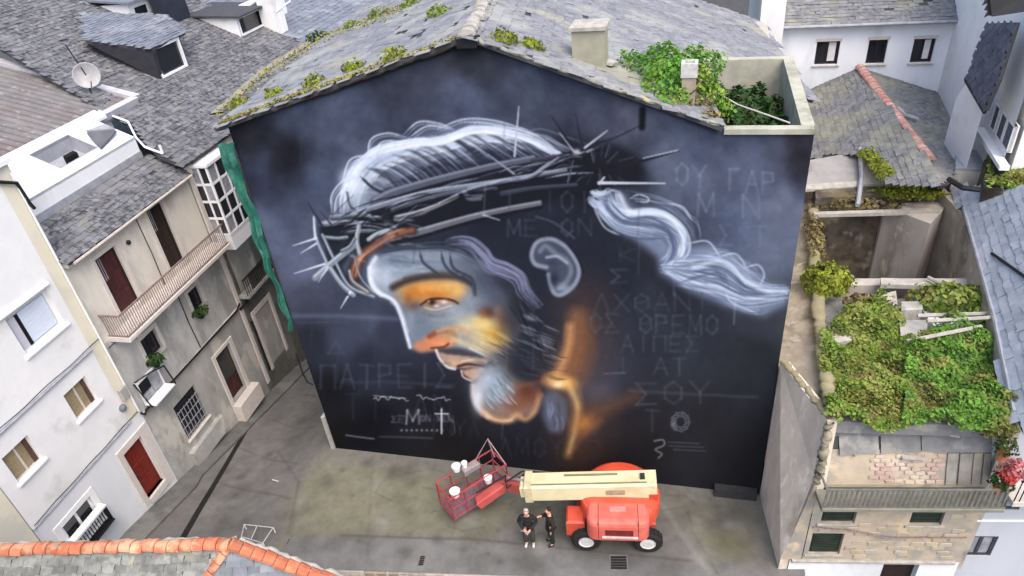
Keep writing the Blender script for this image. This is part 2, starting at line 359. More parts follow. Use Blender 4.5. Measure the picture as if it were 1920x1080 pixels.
    for i in range(30):
        t_ = mrng.rand(); x = 700+t_*270; y = 352-70*min(1, t_*2.)**.7-10*t_+mrng.randn()*6; L_ = mrng.uniform(50, 100)
        S([(x,y+22),(x+L_*.4,y+14),(x+L_,y+40-18*t_)], mrng.uniform(3,8), (40,46,64), mrng.uniform(.35,.7), 2.2, taper=5)
    for i in range(26):
        t_ = i/25.; x = 690+t_*310+mrng.randn()*5; y = 318-62*min(1, t_*2.4)**.8+6*t_+mrng.randn()*6; S([(x,y),(x+20,y+6),(x+46,y+24),(x+70,y+54-16*t_)], mrng.uniform(3,8), (52,59,78), mrng.uniform(.4,.75), 2, taper=3)
        S([(x+8,y-4),(x+30,y+2),(x+58,y+20),(x+84,y+48-16*t_)], mrng.uniform(1.5,3.5), (206,216,236), .6, 1.4, taper=3)
    FAM([(634,396),(640,352),(680,292),(742,264),(810,264),(880,239),(965,247),(1048,284)], [(646,400),(654,356),(694,300),(752,274),(816,270),(884,247),(963,253),(1050,288)], 34, (238,243,252), (190,204,228), (2.5,6.5), (.4,.85), 3)
    B(664,352,22,34,(226,236,246),.9,10); B(650,332,16,16,(214,226,240),.7); B(676,378,20,24,(150,166,184),.6)
    for c in ([(689,302),(694,262),(726,249),(765,258)], [(640,345),(655,300),(690,289)], [(755,252),(784,228),(822,231),(852,243)], [(621,398),(621,366),(640,340),(668,325)],
              [(626,408),(630,372),(650,345)], [(818,242),(868,223),(924,225),(988,243)], [(648,330),(668,300),(700,286)], [(700,300),(712,268),(745,262)], [(765,258),(800,236),(840,240)],
              [(860,228),(920,232),(1000,252),(1056,290)], [(900,236),(980,250),(1030,275),(1052,300)]):
        S(c, 3.2, (214,224,242), .8, 1.3, taper=5); S(np.array(c)+[3, 5], 2.4, (180,194,220), .6, 1.3, taper=5)
    S([(675,330),(700,352),(745,372)], 5, (40,46,60), .9, 1.5, taper=6); S([(650,360),(656,385),(672,398)], 4, (50,58,74), .7, 1.5)
    # crown of thorns: woven branches
    P([(600,420),(700,395),(860,345),(990,315),(1080,300),(1130,330),(1120,360),(1000,385),(880,415),(760,445),(690,470),(640,470),(600,450)], (31,34,46), .97, 6)
    br = (112,118,136); lt = (158,166,184)
    def branch(c, w, col=br, hl=lt, w1=None):
        S(np.array(c)+[1, w*.45], w*.9, (30,32,44), .9, 1.6, w1=w1); S(c, w, col, .95, 1.4, w1=w1); S(np.array(c)+[0, -w*.28], max(1.6, w*.28), hl, .7, 1.2)
    branch([(700,378),(731,362),(790,344),(860,326),(930,310),(1000,297)], 17, (92,98,116), (142,150,168), 9)
    branch([(604,420),(650,404),(694,390),(760,370),(815,357),(900,345),(1000,329),(1060,318)], 12, (124,132,150), (186,194,210), 6)
    branch([(735,392),(783,376),(850,360),(930,352)], 8, (84,90,106), (126,134,150), 5)
    branch([(742,408),(783,398),(820,384),(857,367)], 11, (126,124,134), (196,198,206), 7)
    branch([(877,352),(943,339),(988,333),(1020,312),(1049,291)], 7, (116,122,142), (180,186,204))
    branch([(940,362),(1000,352),(1080,346)], 9, (62,67,84), (88,94,112), 5); branch([(1000,300),(1050,292),(1090,296)], 9, (60,64,80), (100,106,124), 5)
    branch([(606,420),(660,416),(741,428)], 9, (132,140,156), (206,212,222), 7); branch([(620,406),(670,402),(724,410)], 7, (118,128,144), (190,200,212)); branch([(640,436),(690,432),(738,438)], 7, (96,104,118), (160,168,180))
    branch([(735,444),(784,434),(830,421),(889,405),(950,392),(1012,381)], 15, (112,112,124), (170,172,184), 7)
    S([(720,402),(730,420),(742,438)], 13, (44,44,56), .95, 2.5); S([(716,404),(724,420)], 3, (120,122,136), .7); S([(868,356),(880,368),(902,366)], 7, (110,116,132), .8, 1.6)
    S([(662,520),(666,498),(680,478),(705,460),(742,440),(775,432)], 26, (58,42,42), .9, 4, w1=14)
    S([(664,512),(669,492),(684,474),(710,456),(744,438),(772,430)], 17, (160,104,80), .85, 4, w1=9); S([(664,505),(676,482),(704,460),(740,439)], 4, (206,150,118), .6, 2.5)
    S([(690,448),(712,432),(738,426)], 7, (186,196,190), .9, 1.5); S([(720,408),(733,425),(742,436)], 9, (60,58,72), .9, 2); S([(868,358),(878,372),(900,372)], 6, (120,126,142), .7, 1.6)
    for i in range(46):
        t_ = mrng.rand(); x = 610+t_*440; yc = 428-t_*118; y = yc+mrng.uniform(-26, 26)*(1-.35*t_); L_ = mrng.uniform(30, 110); sl_ = -.27+mrng.randn()*.06; g = mrng.rand()
        S([(x,y),(x+L_*.5,y+L_*.5*sl_-3),(x+L_,y+L_*sl_)], mrng.uniform(1.2,4), (24,26,36) if g < .5 else ((112,118,136) if g < .72 else (182,190,208)), mrng.uniform(.5,.9), 1.3, taper=4)
    for i in range(46):
        x, y = 605+mrng.rand()*150, 400+mrng.rand()*75; L_ = mrng.uniform(18, 60); y -= (x-605)*.12; a_ = -.25+mrng.randn()*.5; g = mrng.rand()
        S([(x,y),(x+L_*.5,y+L_*.5*a_-2),(x+L_,y+L_*a_)], mrng.uniform(1.5,6), (26,30,40) if g < .45 else ((112,120,132) if g < .75 else (178,188,200)), mrng.uniform(.45,.85), 1.4, taper=4)
    for i in range(30):
        a_ = mrng.rand()*6.28; r_ = mrng.uniform(5,50); x, y = 1120+r_*1.3*math.cos(a_), 312+r_*.6*math.sin(a_); S([(x,y),(x+mrng.uniform(12,40)*math.cos(a_),y+mrng.uniform(8,30)*math.sin(a_))], mrng.uniform(1.5,4), (88,92,108) if i % 3 else (22,24,34), mrng.uniform(.3,.7), 1.3)
    for i in range(26):
        t_ = mrng.rand(); c_ = spl([(662,516),(672,488),(705,459),(742,439),(775,431)], 40); k_ = int(t_*28); o_ = mrng.randn()*5; S(c_[k_:k_+11]+[o_*.5, o_*.6], mrng.uniform(1.2,3), (226,168,130) if i % 3 == 0 else ((84,56,50) if i % 3 == 1 else (150,120,110)), .55, 1.3, taper=4)
    # left end of the crown
    P([(598,420),(668,440),(660,470),(640,500),(660,540),(700,556),(650,545),(615,500)], (34,40,52), .92, 4)
    for c, w, col in (([(588,408),(592,445),(612,492)], 5, (150,160,184)), ([(604,440),(628,490),(655,536),(700,556)], 6, (122,134,152)), ([(672,424),(668,450),(674,476)], 9, (150,152,160)),
                      ([(590,520),(622,492),(662,460)], 12, (138,150,162)), ([(620,504),(640,532),(662,552)], 9, (140,152,166)), ([(655,508),(662,528),(690,548)], 8, (120,112,108)),
                      ([(665,486),(676,520),(700,548)], 4, (100,106,120)), ([(610,444),(632,446),(650,444)], 6, (120,130,138)), ([(640,470),(655,462),(664,448)], 7, (96,104,118))):
        S(c, w, col, .95, 1.6); S(np.array(c)+[-1, -w*.25], w*.35, (200,210,224), .7, 1.2)
    for a, b, col in (((548,460),(592,446),(214,222,240)), ((563,474),(592,456),(206,214,232)), ((551,512),(608,494),(220,226,240)), ((638,577),(656,547),(222,228,240)), ((587,404),(590,446),(200,210,230)),
                      ((576,378),(604,424),(40,46,66)), ((600,395),(620,420),(60,66,88)), ((552,430),(585,440),(86,94,120)), ((596,528),(614,500),(196,206,220)), ((626,548),(652,552),(60,66,84))):
        S([a, b], 1.2, col, .95, 1.2, w1=4.5)
    # long thorns
    for a, b, w0, w1, col in (((972,199),(964,292),2.4,4.5,(186,192,212)), ((914,289),(963,325),2.4,4.5,(150,156,176)), ((1034,218),(1080,286),1.5,6,(36,38,54)), ((1048,248),(1076,284),1.4,3,(176,180,198)),
                      ((1078,212),(1092,278),1.2,5,(44,46,62)), ((1138,244),(1096,276),2.2,5,(188,194,210)), ((1168,248),(1100,284),1.6,4.5,(140,146,166)), ((1206,232),(1112,276),1.5,6,(46,48,64)),
                      ((1160,312),(1272,282),9,1.6,(36,38,52)), ((1205,296),(1270,281),2,3,(180,186,204)), ((1122,342),(1246,343),6,2.2,(206,212,226)), ((1132,332),(1122,344),4,4,(190,196,212)),
                      ((1074,300),(1064,340),2,4.5,(92,98,116)), ((1046,294),(1000,326),3,4,(150,156,174)), ((905,402),(936,412),3,1.8,(178,184,200)), ((1150,322),(1196,330),12,5,(34,36,48))):
        S([a, b], w0, col, .95, 1.2, w1=w1)
    B(1081,284,7,6,(200,204,216),.9)
    # face
    P([(690,505),(698,484),(735,470),(800,462),(862,468),(905,498),(940,545),(962,585),(985,640),(960,690),(905,700),(880,680),(830,664),(818,655),(790,659),(768,652),(752,600),(738,566),(708,552),(694,530)], (126,140,158), .97, 4)
    B(740,505,34,30,(160,176,198),.7); B(800,486,50,16,(146,160,180),.7); B(742,492,26,8,(88,104,128),.55); B(720,520,20,26,(196,208,226),.75)
    B(898,560,34,36,(116,130,150),.8); B(880,510,30,18,(104,112,128),.7); B(940,560,30,26,(96,106,126),.7)
    P([(740,545),(762,528),(822,521),(866,526),(878,545),(862,562),(826,572),(792,582),(764,570)], (208,148,78), .9, 13)
    B(800,540,44,13,(232,172,92),.8); B(856,545,22,13,(222,184,112),.85); B(775,548,18,14,(198,128,58),.8); B(812,552,28,8,(196,118,54),.6); B(845,534,26,6,(236,196,126),.5)
    B(776,574,16,11,(92,74,74),.85); B(764,560,9,12,(140,92,62),.6); B(880,560,16,16,(160,170,184),.6)
    S([(736,538),(760,527),(800,519),(850,519),(882,532)], 13, (52,44,42), .8, 4.5, w1=6); S([(760,522),(810,513),(856,512)], 8, (66,62,68), .6, 4); S([(866,518),(884,532),(890,552)], 6, (46,50,62), .8, 3)
    B(822,570,24,8,(164,150,152),.75); S([(788,571),(802,562),(822,559),(846,562),(858,568)], 4.5, (78,40,30), .9, 1.5); B(809,566,8,6.5,(44,30,30),.95); B(803,564,3,2.5,(210,180,160),.7); S([(796,576),(816,580),(846,572)], 2.6, (216,212,220), .75); B(832,565,7,4,(236,224,220),.9); B(818,573,5,3,(232,222,222),.8)
    S([(792,586),(822,592),(858,580)], 3, (104,98,114), .6, 2.5); S([(800,597),(835,600),(866,588)], 3, (196,196,206), .4, 3); B(850,582,18,10,(176,186,200),.6); B(790,604,20,22,(104,118,134),.75); B(770,602,9,24,(150,164,182),.6)
    B(866,592,36,12,(150,160,174),.7); B(878,612,36,19,(214,202,168),.85,8); B(924,617,28,22,(212,174,84),.9,-10); B(905,604,22,12,(228,206,142),.75); B(905,640,40,12,(222,204,164),.8,24); B(946,600,15,20,(176,118,76),.85); B(914,584,17,15,(96,56,40),.97); B(905,585,8,10,(140,84,54),.6); B(934,580,8,16,(196,142,98),.7)
    B(938,645,26,16,(160,132,76),.75); B(960,612,12,30,(84,74,74),.7); B(894,566,26,14,(140,150,166),.6)
    P([(770,650),(788,636),(812,626),(846,628),(856,642),(838,652),(812,656),(788,660)], (208,138,100), .95, 4)
    S([(804,630),(824,620),(848,624),(852,640)], 9, (150,86,52), .9, 3); B(826,643,20,7,(232,160,120),.8); S([(808,652),(830,650),(840,644)], 4, (110,56,36), .85, 1.5); S([(820,620),(850,612),(880,622)], 7, (206,160,124), .8, 3)
    S([(850,636),(884,648),(920,662),(960,682)], 12, (214,198,160), .8, 4)
    S([(826,660),(860,660),(900,672),(940,684),(975,690)], 15, (70,66,76), .9, 4); S([(880,652),(905,664),(930,676)], 4, (220,214,206), .85, 2)
    for i in range(16):
        x, y = 905+mrng.rand()*85, 625+mrng.rand()*50; S([(x,y),(x+14,y+6),(x+26,y+14)], 2, (150,142,146), .55, 1.2, taper=4)
    P([(818,658),(828,676),(846,690),(868,690),(906,686),(920,672),(880,668),(840,664)], (188,160,136), .95, 3); B(850,680,14,6,(214,178,150),.8)
    S([(817,656),(824,672),(838,687),(852,691)], 5, (228,222,220), .9, 1.6); S([(858,686),(878,682),(906,686)], 5, (66,44,42), .9, 1.6); S([(864,677),(884,674),(900,678)], 3, (214,206,200), .8)
    P([(864,694),(884,690),(908,690),(900,706),(886,714),(872,704)], (196,158,130), .95, 3); S([(864,694),(868,706),(884,714)], 3, (226,206,186), .9)
    B(945,520,34,34,(52,56,72),.85); B(970,575,26,40,(50,53,66),.9); B(985,630,24,40,(44,47,58),.9); B(945,668,30,18,(58,58,66),.8); B(930,560,20,22,(84,92,112),.6); B(915,515,24,18,(72,78,98),.6)
    S([(700,560),(742,590),(756,630)], 4, (60,66,84), .5, 3); B(786,598,12,26,(120,134,152),.6); B(820,606,30,12,(142,152,166),.55); B(845,625,18,12,(200,172,132),.6); B(905,606,26,14,(232,206,140),.7,20); B(930,630,22,14,(206,160,62),.7)
    FAM([(730,470),(770,478),(820,480)], [(716,506),(760,508),(830,506)], 16, (196,208,224), (92,108,130), (2,6), (.2,.5), 3, soft=2)
    B(905,530,26,30,(70,78,98),.55); B(945,600,18,40,(60,62,74),.5); B(880,490,34,14,(80,88,108),.5); B(700,508,10,26,(222,230,242),.7)
    for i in range(30):
        x, y = 880+mrng.rand()*110, 640+mrng.rand()*55; S([(x,y),(x+18,y+9),(x+36,y+20)], mrng.uniform(1.2,2.6), (172,164,160) if i % 3 == 0 else (40,42,54), mrng.uniform(.3,.7), 1.2, taper=4)
    for i in range(18):
        x, y = 870+mrng.rand()*60, 612+mrng.rand()*34; S([(x,y),(x+22,y+10),(x+40,y+24)], 2, (232,206,150), .35, 1.6, taper=4)
    # rim light down the profile
    S([(692,502),(694,526),(706,546),(736,562),(750,588),(760,622),(768,650)], 8, (226,234,246), .95, 2.5, w1=6); S([(704,482),(694,500),(698,530),(714,552)], 7, (220,228,242), .8, 3); S([(735,566),(748,578),(762,620)], 6, (206,214,230), .6, 4)
    # beard
    P([(888,712),(912,690),(948,682),(968,702),(1000,716),(1014,740),(1004,772),(960,790),(925,788),(900,772),(886,745)], (150,120,106), .95, 5)
    B(918,715,30,30,(196,212,232),.95); B(896,745,12,26,(220,226,240),.95); B(938,708,26,26,(168,188,206),.85); B(930,740,26,24,(140,164,180),.85); B(988,735,22,20,(108,60,46),.92); B(965,755,26,14,(130,86,66),.8)
    for i in range(26):
        x, y = 905+mrng.rand()*50, 695+mrng.rand()*60; S([(x,y),(x+7,y+10),(x+16,y+18)], 2.2, (96,116,134) if i % 2 else (206,220,234), .6, 1.2, taper=4)
    S([(886,722),(888,745),(898,766),(915,780)], 9, (232,226,230), .7, 4); S([(905,774),(925,785),(952,788),(968,778),(985,785),(1002,770),(1012,742)], 9, (220,176,132), .75, 5); S([(912,780),(935,788),(958,787)], 4, (240,212,172), .6, 3); S([(1012,742),(1012,722),(1040,708)], 6, (150,98,76), .6, 4)
    P([(955,668),(965,640),(1000,618),(1040,630),(1052,680),(1040,706),(1010,722),(985,714),(955,694)], (46,50,64), .9, 12); B(1022,696,26,14,(88,60,56),.6,-20)
    B(985,690,50,26,(48,51,64),.9); B(1010,660,40,30,(46,50,62),.85); S([(970,722),(1000,718),(1040,706)], 7, (130,86,70), .6, 4)
    P([(1018,738),(1040,730),(1062,748),(1066,785),(1050,812),(1030,810),(1016,780)], (96,110,142), .92, 6)
    for i in range(14):
        x, y = 1022+mrng.rand()*30, 742+mrng.rand()*45; S([(x,y),(x+4,y+14),(x+2,y+28)], 2.4, (150,166,204) if i % 2 else (70,82,110), .6, 1.4, taper=4)
    # lit neck
    S([(1092,575),(1092,630),(1082,680),(1070,720),(1090,770),(1084,840)], 84, (112,80,62), .5, 44); S([(1090,600),(1088,650),(1074,690)], 18, (176,122,80), .55, 24, w1=44); S([(1078,592),(1074,640),(1060,680),(1044,708)], 16, (172,122,82), .65, 18, w1=30); S([(1068,612),(1064,652),(1050,688),(1036,712)], 13, (218,164,112), .75, 8, w1=12)
    S([(1096,616),(1094,650),(1080,690)], 20, (118,80,56), .5, 18); S([(1030,712),(1056,714),(1076,736),(1082,772),(1074,815),(1064,852)], 20, (206,160,104), .75, 10, w1=8); S([(1068,728),(1082,760),(1078,805),(1066,846)], 7, (242,212,156), .55, 6, w1=4)
    B(1060,716,24,11,(232,184,100),.85,12); B(1046,720,14,8,(248,222,180),.9); S([(1088,796),(1112,776),(1146,760),(1190,742)], 34, (140,98,62), .55, 18, w1=12); B(1096,794,20,16,(196,136,74),.7,-30); S([(1078,838),(1096,812),(1124,788)], 9, (140,98,72), .5, 7); B(1120,735,36,24,(92,88,100),.6)
    # strands over the temple
    FAM([(700,470),(760,458),(830,452),(890,470)], [(720,476),(780,468),(850,472),(900,496)], 18, (40,46,62), (88,98,118), (1.5,3.5), (.3,.6), 3)
    FAM([(838,446),(876,442),(908,462),(930,488),(972,500),(992,538),(1018,572)], [(830,462),(868,462),(892,486),(918,512),(956,522),(972,552),(1000,580)], 34, (150,154,186), (104,110,140), (1.6,4), (.45,.9), 3)
    for c in ([(786,470),(792,490),(806,502),(822,514)], [(826,470),(832,494),(848,512),(872,524)], [(842,474),(850,502),(884,522),(892,548)]): S(c, 5, (54,60,78), .85, 1.8, taper=6)
    for i in range(10): x, y = 975+mrng.rand()*25, 575+mrng.rand()*45; S([(x,y),(x+10,y+6),(x+20,y+12)], 3, (150,150,172), .5, 1.5, taper=4)
    for i in range(26):
        t_ = mrng.rand(); x, y = 955+t_*70+mrng.randn()*12, 560+t_*90+mrng.randn()*16; S([(x,y),(x+10,y+16),(x+16,y+36)], mrng.uniform(1.5,3.5), (30,33,44) if i % 3 else (92,96,114), mrng.uniform(.3,.7), 1.4, taper=4)
    for i in range(34):
        x, y = 962+mrng.rand()*70, 604+mrng.rand()*70; S([(x,y),(x+12,y+5),(x+28,y+12)], mrng.uniform(1.,2.2), (176,178,190) if i % 3 == 0 else (96,100,116), mrng.uniform(.35,.7), 1.1, taper=4)
    for i in range(30):
        x, y = 970+mrng.rand()*70, 655+mrng.rand()*50; S([(x,y),(x+16,y+7),(x+32,y+8)], mrng.uniform(1.,2.5), (34,37,48) if i % 3 else (82,84,98), mrng.uniform(.3,.6), 1.2, taper=4)
    # ear
    P([(1000,498),(996,470),(1012,450),(1042,450),(1070,474),(1085,502),(1078,532),(1056,552),(1038,552),(1028,530),(1024,508)], (78,86,108), .95, 3)
    S([(1024,500),(1002,494),(996,474),(1008,452),(1036,448),(1064,466),(1082,494),(1084,516),(1074,536),(1054,551),(1040,550),(1032,534),(1028,514)], 8, (150,158,176), .9, 2.4)
    S([(1012,470),(1022,460),(1040,474),(1060,486),(1070,504),(1062,526),(1046,540)], 9, (118,126,146), .9, 3); S([(1024,482),(1044,480),(1062,492)], 5, (170,180,202), .8, 2); B(1038,522,9,14,(44,52,70),.95); B(1034,492,14,6,(62,70,92),.9); B(1056,540,14,9,(150,164,184),.8)
    S([(1066,458),(1084,484),(1094,510)], 5, (34,38,54), .8, 2); S([(1004,405),(1040,418),(1076,446)], 4, (84,92,112), .7, 1.6)
    # hair blown behind
    FAM([(1108,352),(1122,358),(1142,352),(1172,362)], [(1100,376),(1120,392),(1146,404),(1176,420)], 30, (216,226,242), (140,154,184), (2,5), (.4,.85), 4)
    P([(1120,380),(1146,358),(1168,362),(1186,390),(1240,392),(1282,424),(1292,462),(1330,456),(1400,500),(1430,530),(1478,536),(1474,572),(1430,592),(1370,576),(1290,545),(1236,510),(1232,482),(1190,448),(1150,430)], (128,144,172), .9, 8)
    FAM([(1152,356),(1172,392),(1240,394),(1284,430),(1290,470),(1262,497)], [(1112,386),(1148,428),(1198,444),(1238,442),(1252,466),(1236,490)], 60, (226,236,250), (160,178,208), (2,6), (.4,.9), 4)
    FAM([(1240,492),(1300,480),(1360,488),(1402,530),(1475,538)], [(1242,510),(1292,542),(1350,560),(1410,572),(1476,560)], 58, (224,234,250), (150,168,200), (2,6), (.4,.9), 4)
    FAM([(1272,535),(1330,552),(1390,582),(1432,590),(1462,575)], [(1262,520),(1330,540),(1400,566),(1470,560)], 18, (186,198,222), (120,134,164), (1.5,3.5), (.4,.8), 4)
    FAM([(1152,366),(1176,398),(1240,402),(1280,438),(1282,474),(1258,497)], [(1116,390),(1150,430),(1200,446),(1240,446),(1252,470),(1236,492)], 34, (74,86,114), (108,122,152), (1.5,3.5), (.35,.7), 4)
    FAM([(1244,496),(1300,488),(1360,496),(1402,536),(1475,544)], [(1242,508),(1292,540),(1350,558),(1410,570),(1476,558)], 34, (74,86,114), (108,122,152), (1.5,3.5), (.35,.7), 4)
    FAM([(1170,360),(1240,372),(1300,410),(1310,450)], [(1186,380),(1246,388),(1292,425),(1300,455)], 12, (176,190,216), (130,146,176), (1.2,2.6), (.3,.6), 5)
    FAM([(1290,470),(1350,470),(1410,500),(1450,534)], [(1300,484),(1360,486),(1404,520),(1450,540)], 14, (190,202,226), (130,146,176), (1.2,2.6), (.3,.65), 6)
    S([(1160,364),(1182,396),(1244,402),(1278,440),(1276,478)], 9, (236,243,252), .65, 4); S([(1300,500),(1350,490),(1392,520),(1432,544),(1474,545)], 8, (228,236,250), .6, 4)
    for c in ([(1170,412),(1220,408),(1252,430),(1262,466)], [(1252,438),(1262,462),(1256,486)], [(1272,530),(1310,518),(1352,512),(1366,536)], [(1300,508),(1340,506),(1358,530)]): S(c, 5, (84,98,128), .7, 2.5, taper=5)
    for c in ([(1288,456),(1326,452),(1350,482)], [(1348,480),(1380,476),(1402,506)], [(1394,502),(1420,496),(1432,514),(1424,534)], [(1180,372),(1196,364),(1214,370),(1212,378),(1190,376)], [(1250,380),(1280,388),(1296,412)], [(1360,548),(1372,566),(1420,588)], [(1110,384),(1132,424),(1160,440)]):
        S(c, 3, (196,208,228), .8, 1.4, taper=6)
    # painted lettering
    G = {'A':[[(0,1),(.5,0),(1,1)],[(.22,.62),(.78,.62)]],'L':[[(0,1),(.5,0),(1,1)]],'E':[[(.9,0),(0,0),(0,1),(.9,1)],[(0,.5),(.7,.5)]],'I':[[(.5,0),(.5,1)]],'N':[[(0,1),(0,0),(1,1),(1,0)]],
         'M':[[(0,1),(.05,0),(.5,.8),(.95,0),(1,1)]],'O':[[(.5,0),(.08,.25),(.08,.75),(.5,1),(.92,.75),(.92,.25),(.5,0)]],'Y':[[(0,0),(.5,.5),(1,0)],[(.5,.5),(.5,1)]],'T':[[(0,0),(1,0)],[(.5,0),(.5,1)]],
         'G':[[(.9,0),(.1,0),(.1,1)]],'R':[[(0,1),(0,0),(.75,.05),(.8,.4),(0,.5)]],'S':[[(1,0),(0,0),(.5,.5),(0,1),(1,1)]],'P':[[(0,1),(0,0),(1,0),(1,1)]],'H':[[(.5,0),(.08,.25),(.08,.75),(.5,1),(.92,.75),(.92,.25),(.5,0)],[(.25,.5),(.75,.5)]],
         'X':[[(0,0),(1,1)],[(1,0),(0,1)]],'D':[[(0,1),(.5,0),(1,1),(0,1)]],'K':[[(0,0),(0,1)],[(.9,0),(0,.5),(.9,1)]]}
    def T(txt, x0, y0, x1, y1, h, col, al=.55, w=3):
        n = len(txt); cw = (x1-x0)/n; tilt = 0.0
        for i, ch in enumerate(txt):
            if ch == ' ': continue
            bx = x0+cw*i+cw*.14; by = y0+(y1-y0)*(i/n)
            for ln in G[ch]:
                for a, b in zip(ln[:-1], ln[1:]):
                    S([(bx+a[0]*cw*.72+mrng.randn()*.8, by+a[1]*h), (bx+b[0]*cw*.72, by+b[1]*h+mrng.randn()*.8)], w*1.15, col, al*mrng.uniform(.5,.95), 2.2, n=3)
    hi = (138,148,172); lo = (92,100,120)
    T('OY GAR', 1262,306,1458,326, 40, hi, .6, 3.2); T('M N', 1302,362,1428,366, 42, hi, .55, 3.2); T('S T', 1345,422,1440,424, 36, hi, .35)
    T('G IOI', 948,356,1112,360, 38, (82,88,106), .6); T('ME ON', 946,412,1112,410, 30, (84,92,110), .6); T('S', 1140,505,1180,505, 24, lo, .6); T('K', 1155,465,1200,465,24,lo,.3)
    T('LXHANI', 1108,552,1335,548, 32, (84,90,108), .6); T('OS HREMO', 1100,588,1350,592, 34, (90,97,114), .6); T('AIPES', 1160,630,1312,630, 28, (88,95,112), .6)
    T('I AT', 1150,670,1290,672, 30, (96,102,118), .6); S([(1132,700),(1172,698)], 3, (110,114,134), .5); T('SOY', 1185,718,1338,712, 40, (96,102,114), .6); T('T', 1205,768,1240,768, 40, (92,97,110), .65)
    T('D', 608,640,650,640, 22, (84,92,116), .7); T('PATREIS', 596,684,850,680, 44, (84,92,114), .65, 3.4); T('TI AN', 640,738,850,742, 46, (62,68,86), .55, 3.4); T('INYL', 800,786,900,790, 28, (66,70,84), .5); T('LMOY', 930,822,1060,822, 34, (66,70,84), .6); T('A', 1092,808,1130,808, 30, (74,72,82), .5)
    # signature line, cross and small caption
    rr = np.random.RandomState(3); x = 700; pts = []
    while x < 852:
        pts.append((x, 747+rr.uniform(-4.5, 4)+(-5 if 772 < x < 790 else 0))); x += rr.uniform(3, 5)
    for k in range(0, len(pts)-4, 4):
        if k not in (16,): S(pts[k:k+5], 1.7, (206,208,220), .75, 1., n=12)
    S([(700,741),(720,743),(760,746)], 2, (190,194,206), .6, 1)
    T('M', 757,768,790,768, 26, (206,208,218), .85, 2.4); T('ON MEN', 786,778,850,778, 11, (170,172,184), .6, 1.4); T('SE', 732,780,758,780, 11, (150,152,164), .6, 1.4); S([(827,766),(827,812)], 3, (214,216,226), .9, 1.1); S([(815,775),(840,775)], 2.6, (208,210,220), .9, 1.1)
    S([(842,786),(850,792),(852,812)], 2, (140,140,152), .5)
    for i in range(9): B(752+i*9.5, 806, 2.4, 2.4, (168,170,182), .8)
    S([(648,815),(668,818),(700,822)], 3, (150,152,164), .7, 1.4); S([(712,818),(760,819),(810,821)], 3, (98,102,118), .6, 1.6)
    for i in range(9):
        a = i*.7; S([(1275+18*math.cos(a), 790+19*math.sin(a)), (1275+15*math.cos(a+.6), 790+16*math.sin(a+.6)), (1275+9*math.cos(a+1.4), 790+10*math.sin(a+1.4))], 2.4, (128,134,150), .7, 1.2, n=8)
    B(1262,795,5,9,(130,136,152),.6)
    S([(1226,826),(1242,824),(1244,834),(1228,842),(1240,850),(1234,858)], 3, (150,146,154), .75, 1.3)
    for k, (a, b) in enumerate(((1252,1310),(1252,1318),(1262,1322))): S([(a, 828+k*7), (b, 831+k*7)], 2, (108,108,118), .6, 1.2)
    # wear: faint streaks and speckle of the rendered wall
    st = vnoise(MW, MH, 5, 31)*.5+fbm(MW, MH, 18, 41)*.5
    cv[:] = cv*(0.95+0.1*st[..., None])
    for i in range(26):
        x, y = mrng.uniform(560, 1480), mrng.uniform(200, 780); S([(x,y),(x-.05*60,y+mrng.uniform(30,90))], 3, tuple(cv[min(MH-1,int((y-MY0)*MS)), min(MW-1,int((x-MX0)*MS))]*1.12), .25, 2)
    S([(880,84),(1010,118),(1200,190),(1340,244)], 7, (34,34,42), .6, 5); S([(430,226),(600,178),(760,120),(880,82)], 7, (26,26,30), .7, 4); S([(1526,262),(1500,520),(1470,720)], 8, (52,50,52), .5, 4)  # darker lines along both gable slopes and down the right edge
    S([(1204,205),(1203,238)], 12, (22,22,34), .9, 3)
    return np.clip(cv, 0, 255)/255.
# ---------------------------------------------------------------- palette (albedo as sRGB)
M_CONC = mat('concrete', (128,127,124), (112,112,110), 2.2, (142,140,134), .5, bump=.25, bs=18, k=0.6)
M_PLAZA = None
M_WHITE = mat('white_render', (214,214,214), (222,221,219), 1.4, (200,200,199), .7, (.55,.7), bump=.08, bs=30)
M_WHITEB = mat('weathered_white_render', (205,207,210), (214,215,217), .9, (186,189,192), .45, (.5,.68), bump=.08, bs=30, st=(1,1,.35))
M_CREAM = mat('cream_render', (210,204,184), (203,197,178), 1.3, (196,192,180), .6, bump=.1, bs=25)
M_STUCCO = mat('stained_cream_stucco', (186,181,171), (174,169,160), 1.6, (160,158,150), .8, (.5,.66), bump=.15, bs=20, st=(1,1,.4), c4=(198,192,180), s4=1.1, k=1.2)
M_GREYSTONE = mat('grey_stucco', (140,139,135), (126,125,121), 1.7, (158,154,146), .7, bump=.2, bs=16, st=(1,1,.5), c4=(116,114,106), s4=1.6, k=1.3)
M_PINKSTONE = mat('pale_granite', (196,188,181), (186,179,173), 6, bump=.15, bs=50)
M_DARKROOM = mat('dark_interior', (16,15,15), (10,10,10), 2)
M_GLASS = mat('dark_glass', (24,28,34), (30,34,40), 1, rough=.08, spec=.6)
M_GLASSL = mat('curtained_glass', (150,152,158), (120,122,130), 3, rough=.15, spec=.5)
M_IRON = mat('black_iron', (22,22,24), (30,30,32), 8, rough=.6)
M_RUSTY = mat('painted_iron_pinkish', (138,118,116), (108,88,86), 14, rough=.7)
M_MAROON = mat('maroon_wood', (70,34,36), (54,26,28), 6, rough=.55, st=(1,1,.2))
M_DKWOOD = mat('dark_wood', (44,32,29), (34,25,23), 5, rough=.6, st=(1,1,.2))
M_RED = mat('red_door_paint', (112,36,26), (98,31,24), 4, rough=.5)
M_BEIGE = mat('beige_blind', (146,132,104), (128,114,88), 9, rough=.7, st=(1,1,3))
M_WFRAME = mat('white_frame', (220,221,222), (212,213,215), 5, rough=.5)
